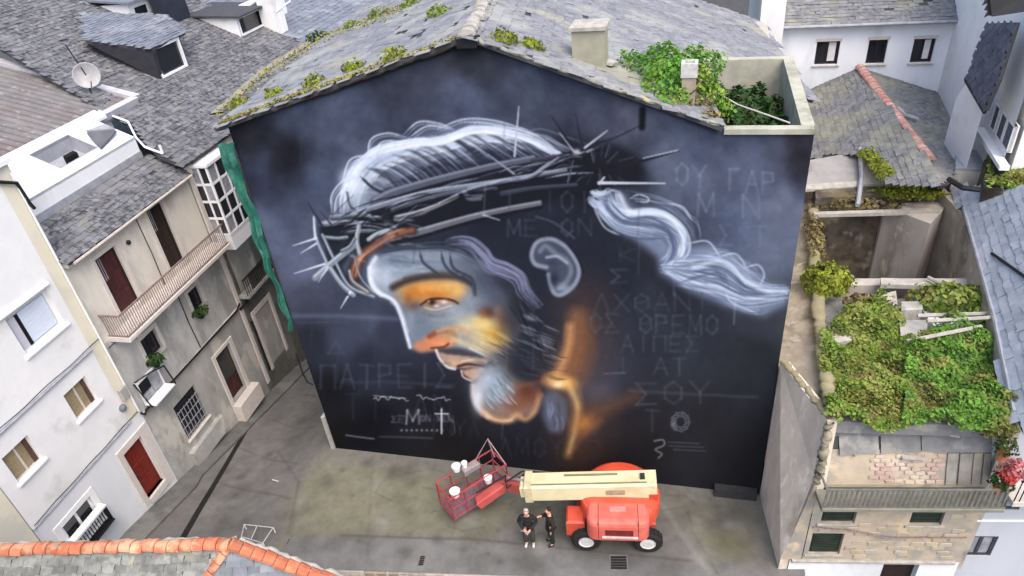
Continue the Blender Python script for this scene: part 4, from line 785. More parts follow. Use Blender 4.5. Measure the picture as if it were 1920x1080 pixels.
# green netting down the left edge of the wall
b = MB(); nz = 40; nx = 7; gridp = []
for j in range(nz+1):
    t_ = j/nz; z = 12.95-(12.95-6.0)*t_; wl = -.48+.34*t_+.04*math.sin(j*.9); wr = .06-.10*t_
    gridp.append([A(wl+(wr-wl)*i/nx, -.10-.09*math.sin(i*1.7+j*.35)-.05*math.sin(j*.8), z) for i in range(nx+1)])
for j in range(nz):
    for i in range(nx): b.quad(gridp[j][i], gridp[j+1][i], gridp[j+1][i+1], gridp[j][i+1])
mono('safety_netting', b, M_NET, 'green safety netting hanging down the left edge of the mural wall', 'netting', smooth=True, at=(-.2,-.15,3.6))
# ---------------------------------------------------------------- left row of houses
def fbase(a): p = F.P(a, 0); return A(p[0], p[1], -4)
# cream house at the frame edge
t = thing('cream_house', 'cream rendered house at the lower left edge beyond the white house', 'house', fbase(-5))
facade(F, -9, -2.22, -3, 13.2, [], .2).build('wall', M_CREAM, t); MB().box(F, -9, -2.22, -3, 13.0, -9, -.3).build('wall_core', M_CREAM, t)
# white house
L1 = thing('white_house', 'white rendered house with beige blinds and a dark red street door', 'house', fbase(0))
W1, W2, W3 = (-1.72,-.74,4.9,5.95), (.86,1.86,4.97,6.07), (-1.48,-.2,1.36,2.46); W4 = (.56,2.18,8.0,9.36); D1 = (1.6,2.56,.16,2.52); W5 = (-.9,-.05,10.9,11.9)
up_ = MB(); facade(F, -2.2, 2.52, 3.3, 13.2, [W1, W2, W4, W5], .2).build('wall', M_WHITE, L1)
facade(F, -2.2, 3.06, -1.2, 3.3, [W3, D1], .2).build('ground_floor_wall', M_WHITEB, L1)
facade(F, 2.52, 3.06, 3.3, 13.2, [], .2).build('corner_strip', M_CREAM, L1)
MB().box(F, -2.18, 3.04, -3, 13.18, -8, -.42).box(F, 2.9, 3.055, -3, 13.19, -.42, -.003).build('wall_core', M_WHITE, L1)
MB().box(F, -2.3, 3.12, 13.2, 13.34, -8, .14).build('eave', M_WFRAME, L1)
MB().bev(F, -2.2, 2.5, 6.62, 6.70, 0, .09, .02).build('ledge', M_GALV, L1); MB().bev(F, -2.2, 2.5, 3.27, 3.33, 0, .05, .015).build('ledge', M_GALV, L1); MB().bev(F, -.1, 2.3, 9.44, 9.54, 0, .12, .03).build('ledge', M_WFRAME, L1)
for r in (W1, W2):
    w = window(L1, F, r, M_PINKSTONE, M_BEIGE, 2, 1, .12, .05, M_WFRAME, label=None); MB().box(F, r[1]-.2, r[1]-.04, r[2]+.05, r[3]-.05, -.13, -.10).build('curtain', mat('brown_curtain', (84,62,54), (70,52,46), 5), w)
w = window(L1, F, W3, M_WFRAME, M_GLASS, 2, 1, .1, .08, M_WFRAME, label='low window with a white balcony rail')
MB().box(F, -1.62, -.06, 1.86, 1.94, .02, .30).build('rail', M_WFRAME, w); b = MB()
for i in range(14): x = -1.58+i*.113; b.box(F, x, x+.02, 1.2, 1.86, .24, .27)
for x in (-1.6, -.1): b.box(F, x, x+.03, 1.16, 1.9, .0, .26)
b.box(F, -1.62, -.06, 1.14, 1.19, .0, .3); b.build('balusters', M_IRON, w)
w = window(L1, F, W4, M_WFRAME, M_WPLAST, 1, 1, .16, .09, M_WFRAME, label='upper window with its white shutter nearly closed')
MB().box(F, 1.04, 2.04, 8.14, 9.22, -.17, -.115).build('shutter', mat('pale_blue_shutter', (202,210,222), (192,200,214), 2, st=(1,1,9)), w); MB().box(F, .92, 1.03, 8.1, 9.2, -.17, -.11).build('gap', M_DARKROOM, w); MB().box(F, .66, .91, 8.1, 9.2, -.17, -.12).build('shutter', mat('grey_shutter', (186,186,196), (176,176,186), 2), w)
window(L1, F, W5, M_WFRAME, M_GLASSL, 2, 1, .12, .06, M_WFRAME)
door(L1, F, D1, M_RED, M_RED, .14, 3, 'door', 'dark red street door')
MB().bev(F, 1.34, 1.6, -.05, 2.82, 0, .05, .02).bev(F, 2.56, 2.98, -.25, 2.82, 0, .05, .02).bev(F, 1.6, 2.56, 2.52, 2.82, 0, .048, .02).box(F, 1.6, 2.56, -.1, .16, -.2, .12).build('door_surround', M_PINKSTONE, L1)
MB().bev(F, -1.75, -1.5, 1.1, 2.7, 0, .03, .01).bev(F, -.18, .05, 1.1, 2.7, 0, .03, .01).bev(F, -1.5, -.18, 2.47, 2.7, 0, .028, .01).build('window_surround', M_WHITE, L1)
MB().lathe(Fr(F.P(2.46, 4.02), F.u, F.v, F.w), [(.13, 0), (.13, .1), (.08, .16)], 12).build('wall_lamp', mat('grey_lamp', (110,112,120), (96,98,106), 4), L1)
MB().tube([F.P(2.96, z, .06) for z in (3.4, 6, 9, 12.9)], .035, 6).build('drainpipe', M_WFRAME, L1)
MB().tube([F.P(2.3, 12.95, .08), F.P(2.95, 12.6, .1), F.P(3.0, 11.9, .12), F.P(3.06, 11.7, .12)], .06, 6).build('pipe', M_IRON, L1)
MB().tube([F.P(x, 6.78+.02*math.sin(x*3), .05) for x in np.linspace(-2.1, 3.0, 18)], .014, 5).tube([F.P(x, 3.42+.015*math.sin(x*4), .04) for x in np.linspace(-2.1, 3.0, 18)], .014, 5).build('cables', M_IRON, L1)
MB().bev(F, 2.6, 2.95, 4.2, 4.7, 0, .12, .02).build('meter_box', M_GREYSTONE, L1)
# cream stucco house with the long balcony
L2 = thing('balcony_house', 'stained cream stucco house with two maroon doors on a long railed balcony', 'house', fbase(6.5))
B1, B2 = (4.24,5.28,6.75,9.12), (7.22,8.14,6.75,9.42); Q1, Q2 = (4.42,5.28,4.55,5.5), (7.5,8.22,4.6,5.55); G1 = (4.42,5.85,.36,2.14); D2 = (7.5,8.62,-.42,2.16)
facade(F, 3.06, 9.9, 6.45, 9.72, [B1, B2], .22).build('wall', M_STUCCO, L2); facade(F, 3.06, 9.9, 3.15, 6.45, [Q1, Q2], .22).build('wall', mat('pale_grey_stucco', (178,177,174), (152,151,149), 1.6, (140,139,136), .8, (.5,.66), bump=.15, bs=20, st=(1,1,.4)), L2); facade(F, 3.06, 9.9, -3, 3.15, [G1, D2], .22).build('ground_floor_wall', M_GREYSTONE, L2)
MB().box(F, 3.08, 9.88, -3, 9.70, -8, -.3).build('wall_core', M_DARKROOM, L2)
for r, l in ((B1,'maroon balcony door beside the cream corner'), (B2,'dark balcony door further along')):
    d = door(L2, F, r, M_MAROON if r is B1 else M_DKWOOD, M_DKWOOD, .14, 3, 'door', l)
    f_ = MB(); [f_.box(F, r[0]+.1+i*.09, r[0]+.13+i*.09, r[3]-.95, r[3]-.1, -.14, -.115) for i in range(3)]; f_.build('louvre_bars', M_GALV, d)
for r in (Q1, Q2):
    w = window(L2, F, r, M_DKWOOD, M_GLASS, 2, 1, .15, .05, M_GREYSTONE)
for r, s_ in ((Q1, 80), (Q2, 81)):
    P, Nn = mound(*F.P(r[0]+.05, r[2]-.02, .18), .32, .3, .3, 170, s_); c = F.P(r[0]+.05, r[2]-.25, .16)
    t = thing('potted_plant', 'dark potted plant under the balcony on the sill of the %s small window' % ('nearer' if s_ == 80 else 'farther'), 'plant', c, 'sill plants under the balcony')
    MB().lathe(Fr(c-Z3*.03, (1,0,0), (0,1,0), Z3), [(.11, 0), (.15, .24)], 10).build('pot', M_IRON, t); leaves_mesh(P, Nn, .12, s_).build('foliage', M_DKLEAF, t)
w = window(L2, F, G1, M_DKWOOD, M_GLASS, 3, 2, .12, .05, M_PINKSTONE, label='street window behind a pale iron grille'); b = MB()
for i in range(7): x = G1[0]+.1+i*.2; b.box(F, x, x+.025, G1[2]+.03, G1[3]-.35, -.04, -.015)
for j in range(4): z = G1[2]+.15+j*.4; b.box(F, G1[0], G1[1], z, z+.03, -.038, -.012)
b.build('grille', M_GALV, w)
door(L2, F, D2, M_MAROON, M_DKWOOD, .2, 2, 'door', 'street door, grey above and maroon below'); MB().box(F, D2[0]+.1, D2[1]-.1, .6, 2.05, -.2, -.15).build('door_glass', mat('grey_door_glass', (70,68,66), (58,57,56), 2, rough=.2), L2)
MB().bev(F, 7.28, 7.5, -.9, 2.35, 0, .05, .02).bev(F, 8.62, 8.86, -1, 2.35, 0, .05, .02).bev(F, 7.5, 8.62, 2.16, 2.35, 0, .048, .02).build('door_surround', M_PINKSTONE, L2)
MB().box(F, 7.3, 9.0, -1.4, -.5, 0, .42).build('doorstep', M_PINKSTONE, L2); MB().box(F, 4.1, 6.4, -.9, -.1, 0, .22).build('plinth', M_GREYSTONE, L2)
for r in (B1, B2, Q1, Q2): MB().bev(F, r[0]-.16, r[0], r[2], r[3]+.16, 0, .025, .01).bev(F, r[1], r[1]+.16, r[2], r[3]+.16, 0, .025, .01).bev(F, r[0], r[1], r[3], r[3]+.16, 0, .024, .01).build('stone_surround', M_PINKSTONE, L2)
sl_ = MB().bev(F, 3.32, 9.95, 6.36, 6.54, 0, .86, .03).build('balcony_slab', M_PINKSTONE, L2)
for x in (3.9, 5.7, 7.5, 9.3): MB().box(F, x, x+.16, 6.1, 6.36, 0, .6).build('bracket', M_PINKSTONE, L2)
rl = MB().box(F, 3.34, 9.92, 7.42, 7.47, .78, .84).box(F, 3.34, 9.92, 6.58, 6.61, .79, .83).box(F, 3.34, 3.4, 7.42, 7.47, 0, .78).box(F, 3.35, 3.39, 6.58, 6.61, 0, .78).build('railing', M_RUSTY, L2)
bme = bpy.data.meshes.new('baluster'); bq = MB().box(WR, -.010, .010, -.010, .010, 0, .82); bme.from_pydata(bq.v, [], bq.f); bme.materials.append(M_RUSTY)
for i in range(58): p = F.P(3.36+i*.113, 6.6, .81); inst('baluster', bme, rl, Matrix.Translation(Vector(p)))
for i in range(7): p = F.P(3.37, 6.6, .08+i*.1); inst('baluster', bme, rl, Matrix.Translation(Vector(p)))
MB().tube([F.P(3.2, 3.2, .1), F.P(5, 3.17, .1), F.P(7.4, 3.14, .1), F.P(9.7, 3.1, .1), F.P(10.1, 3.25, .08)], .045, 6).tube([F.P(3.0, 3.25, .06), F.P(3.1, 3.1, .1), F.P(3.25, 3.2, .1)], .05, 6).build('pipe', M_IRON, L2)
MB().tube([F.P(x, 6.25-.05*math.sin((x-3.1)/6.8*math.pi*3)**2, .05) for x in np.linspace(3.1, 9.9, 30)], .016, 5).tube([F.P(6.6, 9.5, .04), F.P(6.62, 8, .05), F.P(6.58, 6.6, .04)], .016, 5).tube([F.P(6.95, 6.2, .05), F.P(6.9, 4.5, .05), F.P(6.95, 3.2, .05)], .02, 5).build('cables', M_IRON, L2); MB().lathe(Fr(F.P(5.85,8.9,0), F.u, F.v, F.w), [(.09,0),(.09,.06),(.05,.1)], 10).build('wall_lamp', M_IRON, L2)
b = MB(); b.bev(F, 3.06, 9.9, 3.08, 3.15, 0, .06, .02).build('ledge', M_PINKSTONE, L2)
# the small tilted window box under the cable
t = thing('window_guard', 'white framed casement standing open in a black bracket above the wall pipe', 'casement', F.P(4.0, 3.25, .1))
MB().box(F, 3.35, 4.55, 3.3, 3.36, .02, .5).box(F, 3.35, 3.41, 3.36, 4.4, .02, .08).box(F, 4.5, 4.55, 3.36, 4.3, .02, .08).box(F, 3.41, 4.5, 4.24, 4.31, .02, .075).build('frame', M_WFRAME, t)
MB().box(F, 3.45, 3.95, 3.75, 4.2, .03, .06).build('pane', M_GLASS, t); MB().box(F, 4.0, 4.46, 3.42, 4.2, .03, .06).build('pane', M_GLASSL, t); MB().box(F, 3.45, 3.95, 3.42, 3.7, .03, .06).build('pane', M_GLASSL, t)
MB().tube([F.P(3.35, 4.42, .05), F.P(3.9, 4.5, .4), F.P(4.5, 4.3, .45), F.P(4.66, 3.3, .42)], .03, 6).tube([F.P(3.3, 4.4, .05), F.P(3.3, 3.3, .35), F.P(4.66, 3.28, .42)], .03, 6).build('bracket', M_IRON, t)
# eave slates of the balcony house, white roof box above
ev = F.P(3.1, 9.72, .3); RS = [F.P(3.1, 9.74, .3), F.P(9.9, 9.74, .3), F.P(9.9, 10.6, -1.32), F.P(3.1, 10.6, -1.32)]
roof(L2, RS, M_SLATE, M_DECKROOF, .34, .3, .12); MB().tube([F.P(3.2, 9.66, .36), F.P(9.8, 9.70, .36)], .055, 8).build('gutter', mat('pale_gutter', (180,172,164), (166,158,150), 4), L2)
MB().box(F, 3.06, 9.9, 9.55, 9.70, 0, .2).build('eave_board', M_STUCCO, L2)
rb = thing('roof_terrace', 'white plastered roof box with a sunken light well behind the slates', 'roof terrace', F.P(6.5, 10.3, -2.5))
MB().box(F, 4.1, 9.6, 10.0, 10.86, -1.44, -1.3).build('flashing', M_GALV, rb); MB().box(F, 4.1, 9.62, 10.86, 11.42, -1.44, -1.36).build('front_wall', M_WHITEB, rb)
dz = lambda c: 11.42+(-1.36-c)*.5
def deck(a0, a1, c0, c1): return [F.P(a0, dz(c0), c0), F.P(a1, dz(c0), c0), F.P(a1, dz(c1), c1), F.P(a0, dz(c1), c1)]
DT = F.w*0-Z3*.1; b = MB()
for a0, a1, c0, c1 in ((4.1,9.62,-1.36,-1.75), (4.1,6.25,-1.75,-2.75), (8.1,9.62,-1.75,-2.75), (4.1,10.2,-2.75,-3.2)): b.prism(deck(a0, a1, c0, c1), DT)
b.build('sloping_deck', M_WHITEB, rb); g = MB().prism([q-Z3*.55 for q in deck(6.1, 8.25, -1.7, -2.8)], DT).build('well_floor', mat('grey_well', (150,152,158), (138,140,147), 2), rb)
b = MB(); 
for a0, a1, c0, c1 in ((6.22,6.25,-1.75,-2.75), (8.1,8.13,-1.75,-2.75), (6.25,8.1,-1.75,-1.72), (6.25,8.1,-2.78,-2.75)): q = deck(a0, a1, c0, c1); b.prism([p-Z3*.55 for p in q], Z3*.56)
b.build('well_side', mat('grey_well', (150,152,158)), rb); q = deck(7.1, 7.62, -2.2, -2.34); MB().prism([p-Z3*.5 for p in q], Z3*.3).build('skylight', M_DARKROOM, rb)
q = [F.P(8.05, dz(-1.55)+.02, -1.55), F.P(9.3, dz(-1.95)+.02, -1.75), F.P(9.1, dz(-2.0)+.25, -2.0), F.P(8.3, dz(-2.1)+.25, -2.1)]
MB().prism(q, Z3*.08).build('vent_hood', mat('grey_hood', (96,98,102), (84,86,90), 3), rb); MB().prism([p-Z3*.0+Z3*.1 for p in (q[1], q[2], q[3])], Z3*.06).build('hood_lid', M_GALV, rb)
# corrugated roof house behind, gable to the left of the terrace
ch = thing('corrugated_roof_house', 'house under the brown grey corrugated roof at the left edge', 'house', F.P(5, 8, -6))
CO = F.P(-4, 12.05, -3.2); Cv = unit(-F.w*math.cos(math.radians(16))+Z3*math.sin(math.radians(16))); CF = Fr(CO, F.u, Cv, unit(np.cross(F.u, Cv)))
if CF.w[2] < 0: CF.w = -CF.w
e0 = CF.at(0, 297); e1 = CF.at(172, 188); e2 = CF.at(-10, 80)
b = MB(); nA = int((e1[0]+1)/.03); cr = []
for i in range(nA+1):
    a = i*.03; hgt = -.16*max(0., math.cos(a/.36*2*math.pi))**4+.03*math.sin(a*.9)*math.sin(a*.31); bmax = 9.0; cr.append([CF.P(a, bb, hgt) for bb in (0, 3, 6, bmax)])
for i in range(nA):
    for j in range(3): b.quad(cr[i][j], cr[i+1][j], cr[i+1][j+1], cr[i][j+1])
b.build('corrugated_sheet', mat('weathered_fibre_sheet', (116,113,112), (100,97,96), 1.2, (106,98,96), .5, (.5,.64), st=(1,1,1), bump=.2, c4=(134,130,126), s4=3), ch, smooth=True)
MB().box(CF, -.5, e1[0]+1.05, -.22, .06, -.2, .1).build('fascia', mat('grey_white_board', (178,177,182), (164,163,168), 3), ch); MB().box(CF, e1[0]+.95, e1[0]+1.35, -.1, 9, -.1, .12).build('verge', mat('pale_verge', (182,180,182), (160,158,160), 2, bump=.3), ch)
MB().prism([F.P(0, 4, -3.3), F.P(10.9, 4, -3.3), F.P(10.9, 4, -12), F.P(0, 4, -12)], Z3*8.0).build('wall', M_WHITE, ch)
# big weathered slate roof with dormers
bh = thing('slate_roof_house', 'house under the big mottled dark slate roof with two dormers', 'house', F.P(16, 4, -5))
MB().prism([F.P(9.92, -3, 0), F.P(26, -3, 0), F.P(26, -3, -9), F.P(9.92, -3, -9)], Z3*12.9).build('wall_core', M_GREYSTONE, bh)
sl26 = math.tan(math.radians(25)); rp = lambda a, c, d=0.: F.P(a, 10.2+(.35-c)*sl26+d, c)
f0 = plane_fr(rp(9.6,.35), rp(24.6,.35), rp(9.6,-14)); BR = [rp(9.6, .35), rp(24.6, .35), rp(24.6, -14), rp(19, -14), f0.P(*f0.at(-40,66)), f0.P(*f0.at(172,194)), f0.P(*f0.at(250,238)), rp(9.6, -.6)]
oB, frB = roof(bh, BR, M_SLATE, M_DECKROOF, .38, .34, .14, skip=.006, label='mottled dark slate roof')
MB().box(F, 9.92, 13.6, 9.6, 10.02, 0, .12).build('eave_wall', M_STUCCO, bh)
oo, fo = 0, 0
def dormer(nm, a0, a1, c, zt, lab, side_m, frame_m, roof_m, hood=.45, deep=3.2, roof_drop=.35):
    zb = 10.2+(.35-c)*sl26
    d = MB().prism([F.P(a0, zb-.1, c), F.P(a0, zt, c), F.P(a0, zt+.1, c-deep), F.P(a0, zb-.1, c-.1)], F.u*.08).build('dormer', side_m, bh, lab); MB().prism([F.P(a1-.08, zb-.1, c), F.P(a1-.08, zt, c), F.P(a1-.08, zt+.1, c-deep), F.P(a1-.08, zb-.1, c-.1)], F.u*.08).build('cheek', side_m, d)
    DF = Fr(F.P(0, 0, c), F.u, F.v, F.w); w = .22; wall = facade(DF, a0, a1, zb-.15, zt, [(a0+w, a1-w, zb+.12, zt-.12)], .12).build('dormer_front', frame_m, d)
    MB().box(DF, a0+w, a1-w, zb+.1, zt-.1, -.14, -.1).build('pane', M_GLASS, d)
    MB().box(DF, a0+w-.05, a1-w+.05, zb+.05, zb+.12, 0, .07).build('sill', frame_m, d); return d
DM = 15.05; dd_ = dormer('dormer', 15.0, 17.2, -3.6, 13.42, 'large dormer with a dark window', M_DKSIDE if False else mat('dark_slate_cladding', (46,46,50), (38,38,42), 3, rough=.7), M_WFRAME, None)  # cheek colour is darkened to carry the shade on that side
pts = [F.P(14.6, 13.34, -3.25), F.P(17.6, 13.40, -3.25), F.P(17.5, 14.45, -8.6), F.P(14.9, 14.45, -8.6)]
fdr = plane_fr(pts[0], pts[1], pts[3]); zq = lambda x, y: fdr.P(*fdr.at(x, y))
dp = [zq(284,92), zq(347,60), zq(312,28), zq(150,24), zq(160,76)]; P2 = [(np.dot(p-fdr.o, fdr.u), np.dot(p-fdr.o, fdr.v)) for p in dp]
o = MB().prism([fdr.P(a, b_, -.12) for a, b_ in P2], fdr.w*.12).build('dormer_roof', M_DECKROOF, bh, 'flat slab roof of the large dormer'); pieces(o, fdr, P2, M_SLATEBLUE, .34, .3, .012, 'slate', limit=300)
MB().prism([zq(284,93)-Z3*.1, zq(162,77)-Z3*.1, onpl(170,88,F.P(0,0,-7.4),F.w), onpl(302,152,F.P(0,0,-3.62),F.w)], -F.u*-.25).build('dormer_cheek', mat('dark_slate_cladding', (46,46,50)), bh)
dm2 = dormer('dormer', 22.3, 25.2, -3.7, 13.1, 'white dormer with a dark window', M_WHITE, M_WFRAME, None, deep=2.8)
MB().prism([F.P(22.1, 13.1, -3.4), F.P(25.5, 13.1, -3.4), F.P(25.5, 13.35, -7), F.P(22.1, 13.35, -7)], Z3*.1).build('dormer_roof', M_DECKROOF, bh)
f3 = frB; c3 = f3.P(*f3.at(268,30)); d3 = MB().prism([c3+F.u*-.9, c3+F.u*.9, c3+F.u*.9+Z3*.75+F.w*.1, c3+F.u*-.9+Z3*.75+F.w*.1], -F.w*1.6).build('dormer', M_WFRAME, bh, 'small low dormer'); MB().prism([c3+F.u*-.5+F.w*.02+Z3*.12, c3+F.u*.4+F.w*.02+Z3*.12, c3+F.u*.4+F.w*.04+Z3*.5, c3+F.u*-.5+F.w*.04+Z3*.5], F.w*.05).build('pane', M_GLASS, d3)
MB().prism([c3+F.u*-1.1+Z3*.75+F.w*.3, c3+F.u*1.1+Z3*.75+F.w*.3, c3+F.u*1.1+Z3*1.0-F.w*2, c3+F.u*-1.1+Z3*1.0-F.w*2], Z3*.1).build('dormer_roof', M_SLATEBLUE, bh)
c4 = frB.P(*frB.at(325,32)); t = thing('chimney', 'dark slate clad chimney at the top of the picture behind the large dormer', 'chimney', c4)
MB().box(Fr(c4, F.u, F.w, Z3), -.75, .75, -.5, .5, -.6, 2.6).build('stack', mat('navy_slate_cladding', (40,44,56), (32,36,48), 2.5, rough=.6), t); MB().box(Fr(c4, F.u, F.w, Z3), -.85, .85, -.6, .6, 2.6, 2.75).build('cap', M_GALV, t)
c5 = frB.P(*frB.at(517,52)); t = thing('chimney', 'white rendered chimney right of the white dormer', 'chimney', c5); MB().box(Fr(c5, F.u, F.w, Z3), -.55, .55, -.45, .45, -.5, 2.9).build('stack', M_WHITE, t); MB().box(Fr(c5, F.u, F.w, Z3), -.62, .62, -.52, .52, 2.9, 3.02).build('cap', M_MORTAR, t)
c6 = frB.P(*frB.at(532,58)); t = thing('roof_aerial', 'white pole aerial on the slates beside the white chimney', 'aerial', c6); MB().tube([c6, c6+Z3*1.5], .04, 6).build('mast', M_WFRAME, t); MB().tube([c6+Z3*1.1+F.u*-.3, c6+Z3*1.3+F.u*1.6], .05, 6).build('arm', M_WFRAME, t)
c7 = frB.P(*frB.at(398,44)); mono('roof_pipe', MB().tube([c7+Z3*.1, c7+Z3*.1+F.u*1.3-F.w*-.6], .07, 6), M_WFRAME, 'short white pipe lying on the slates between the two dormers', 'pipe')
# satellite dish
c8 = frB.P(*frB.at(172,178)); t = thing('satellite_dish', 'round white satellite dish on a mast above the corrugated roof', 'satellite dish', c8)
c9 = onpl(162, 141, c8, unit(CAMP-c8)*A(1,1,0)); dn = unit(unit(CAMP-c9)+A(.35,-.1,-.25)); du = unit(np.cross(Z3, dn)); df = Fr(c9, du, np.cross(dn, du), dn)
MB().lathe(df, [(.001,-.12), (.25,-.10), (.45,-.03), (.52,.03), (.50,.03), (.43,-.01), (.24,-.08), (.001,-.1)], 24).build('reflector', mat('weathered_dish', (178,176,176), (160,158,158), 3), t, smooth=True)
MB().tube([c8, c8+(c9-c8)*.6-dn*.2, c9-dn*.12], .035, 6).tube([c9-dn*.1, c9-dn*.1+Z3*1.3-F.u*.35], .025, 6).build('mast', M_IRON, t); MB().tube([c9-df.v*.5, c9+dn*.5-df.v*.15], .02, 6).build('feed_arm', M_IRON, t)
g_ = [frB.P(*frB.at(x, y), .1) for x, y in ((185,212),(240,232),(255,262),(272,280),(305,292))]; mono('cable', MB().tube(g_, .045, 6).tube([g_[-1], g_[-1]+Z3*.35], .05, 6), M_WFRAME, 'white service cable bending along the slates above the balcony house', 'cable')
# narrow house with the glazed gallery
L3 = thing('gallery_house', 'narrow grey house with a white glazed gallery next to the green netting', 'house', fbase(11.5))
O1, O2 = (10.55,12.2,3.55,5.75), (10.85,12.2,-1.0,2.05)
facade(F, 9.9, 13.8, -3.6, 10.1, [O1, O2], .35).build('wall', M_GREYSTONE, L3); MB().box(F, 9.92, 13.78, -3.6, 10.0, -6, -.5).build('wall_core', M_DARKROOM, L3)
MB().box(F, 10.3, 12.7, 3.35, 3.5, 0, .5).build('balcony_slab', M_GREYSTONE, L3); b = MB().box(F, 10.3, 12.7, 4.3, 4.36, .44, .5)
for i in range(16): b.box(F, 10.32+i*.157, 10.345+i*.157, 3.5, 4.3, .45, .48)
b.build('railing', M_IRON, L3); MB().box(F, 10.9, 12.6, 3.5, 4.2, .38, .41).build('balcony_panel', mat('grey_panel', (92,88,88), (80,76,76), 2), L3)
MB().bev(F, 10.62, 10.85, -1.2, 2.3, 0, .06, .02).bev(F, 12.2, 12.42, -1.2, 2.3, 0, .06, .02).bev(F, 10.85, 12.2, 2.05, 2.3, 0, .058, .02).build('door_surround', M_PINKSTONE, L3)
d = MB().box(F, 10.86, 12.19, -1.2, 2.04, -.34, -.3).build('door', M_DARKROOM, L3, 'very dark open doorway'); MB().bev(F, 9.98, 10.22, -1.5, 9.6, 0, .07, .02).build('corner_pilaster', M_PINKSTONE, L3)  # near-black sheet in the doorway stands in for its unlit inside
MB().tube([F.P(9.95, 3.0, .1), F.P(10.4, 3.05, .12), F.P(12.6, 3.2, .12)], .06, 6).build('pipe', M_IRON, L3); MB().tube([F.P(10.42, 2.0, .08), F.P(10.42, -1.0, .08)], .05, 6).build('pipe', M_IRON, L3)
gz0, gz1, ga0, ga1, gc = 6.0, 9.85, 10.25, 12.0, .78
g = MB().box(F, ga0, ga1, gz0, gz0+.75, 0, gc).build('gallery', M_WFRAME, L3, 'white glazed gallery'); MB().box(F, ga0-.08, ga1+.05, gz1, gz1+.12, 0, gc+.1).build('gallery_cornice', M_WFRAME, g)
for nm, fr_, a0, a1 in (('s', Fr(F.P(ga0, 0, 0), F.w, Z3, -F.u), 0, gc), ('f', Fr(F.P(0, 0, gc), F.u, Z3, F.w), ga0, ga1)):
    nC = 2 if nm == 's' else 3; mbf = MB(); z0 = gz0+.75; hh = (gz1-z0)/4; ww = (a1-a0)/nC
    for i in range(nC+1): mbf.box(fr_, a0+ww*i-.04, a0+ww*i+.04, z0, gz1, -.04, .03)
    for j in range(5): mbf.box(fr_, a0, a1, z0+hh*j-.05, z0+hh*j+.05, -.035, .025)
    sash = mbf.build('sash', M_WFRAME, g)
    for i in range(nC):
        for j in range(4): MB().box(fr_, a0+ww*i+.045, a0+ww*(i+1)-.045, z0+hh*j+.055, z0+hh*(j+1)-.055, -.02, -.005).build('pane', M_GLASSL if (i+j) % 3 == 0 else M_GLASS, g)
# smooth blue grey roof beyond
b2 = thing('blue_roof_house', 'house under the smooth blue grey slate roof beyond the white chimney', 'house', F.P(32, 3, -4))
MB().prism([F.P(24.8, -3, .5), F.P(44, -3, .5), F.P(44, -3, -9), F.P(24.8, -3, -9)], Z3*12.6).build('wall', M_WHITE, b2)
q_ = lambda a, c: F.P(a, 10.1+(1.2-c)*.36, c)
roof(b2, [q_(24.7,1.2), q_(44,1.2), q_(44,-9.5), q_(24.7,-9.5)], M_SLATEBLUE, M_DECKROOF, .6, .46, .14, skip=.0)
p = q_(25.0,-3.6); MB().box(Fr(p, F.u, F.w, Z3), -.4, 3.5, -1.2, -.5, -.6, 1.5).build('parapet', M_WHITE, b2)
# ---------------------------------------------------------------- right: white house behind
YW = 19.4; WH = thing('white_house', 'long white house with three small dark windows in a row', 'house', (20.5, 23, -3))
WFr = Fr((0, YW, 0), (1,0,0), Z3, (0,-1,0)); ws = []
for a_, b_ in (((1525,122),(1582,76)), ((1621,120),(1672,73)), ((1704,118),(1762,71))): p_, q_ = WFr.at(*a_), WFr.at(*b_); ws.append((p_[0]+.02, q_[0]-.12, p_[1], q_[1]))
xe0, ze = WFr.at(1462,46); xe1 = WFr.at(1845,40)[0]
facade(WFr, xe0, xe1, 2, ze, ws, .2).build('wall', mat('bright_white_render', (228,230,233), (220,223,227), 1, (205,209,214), .5, (.5,.68), st=(1,1,.35)), WH); MB().box(WR, xe0+.02, xe1-.02, YW+.3, YW+9, 2, ze-.05).build('wall_core', M_WHITEB, WH)
for i, r in enumerate(ws):
    w = window(WH, WFr, r, M_DKWOOD, [M_GLASS, M_GLASS], 2, 1, .16, .08, M_PINKSTONE, sill=.08); MB().box(WFr, r[0]-.05, r[1]+.05, r[3], r[3]+.12, 0, .08).build('lintel', M_PINKSTONE, w)
    if i != 1: MB().box(WFr, r[1]-.5, r[1]-.15, r[2]+.14, r[3]-.1, -.19, -.155).build('curtain', M_WPLAST, w)
roof(WH, [A(xe0-.1,YW-.35,ze), A(xe1+.1,YW-.35,ze), A(xe1+.1,YW+6,ze+2.6), A(xe0-.1,YW+6,ze+2.6)], M_SLATEMOSS, M_DECKROOF, .42, .36, .12, label='greenish slate roof')
MB().tube([A(xe0-.1,YW-.42,ze-.06), A(xe1+.1,YW-.42,ze-.06)], .08, 8).build('gutter', M_GALV, WH)
xs0 = WFr.at(1424,4)[0]; MB().box(WR, xs0, xe0+.03, YW-1.6, YW+8, 4, ze+1.6).build('side_wall', M_WHITE, WH); MB().tube([(xe0+.15,YW-.3,ze-.1),(xe0+.15,YW+2.2,ze+1.1)], .06, 6).build('pipe', M_IRON, WH)
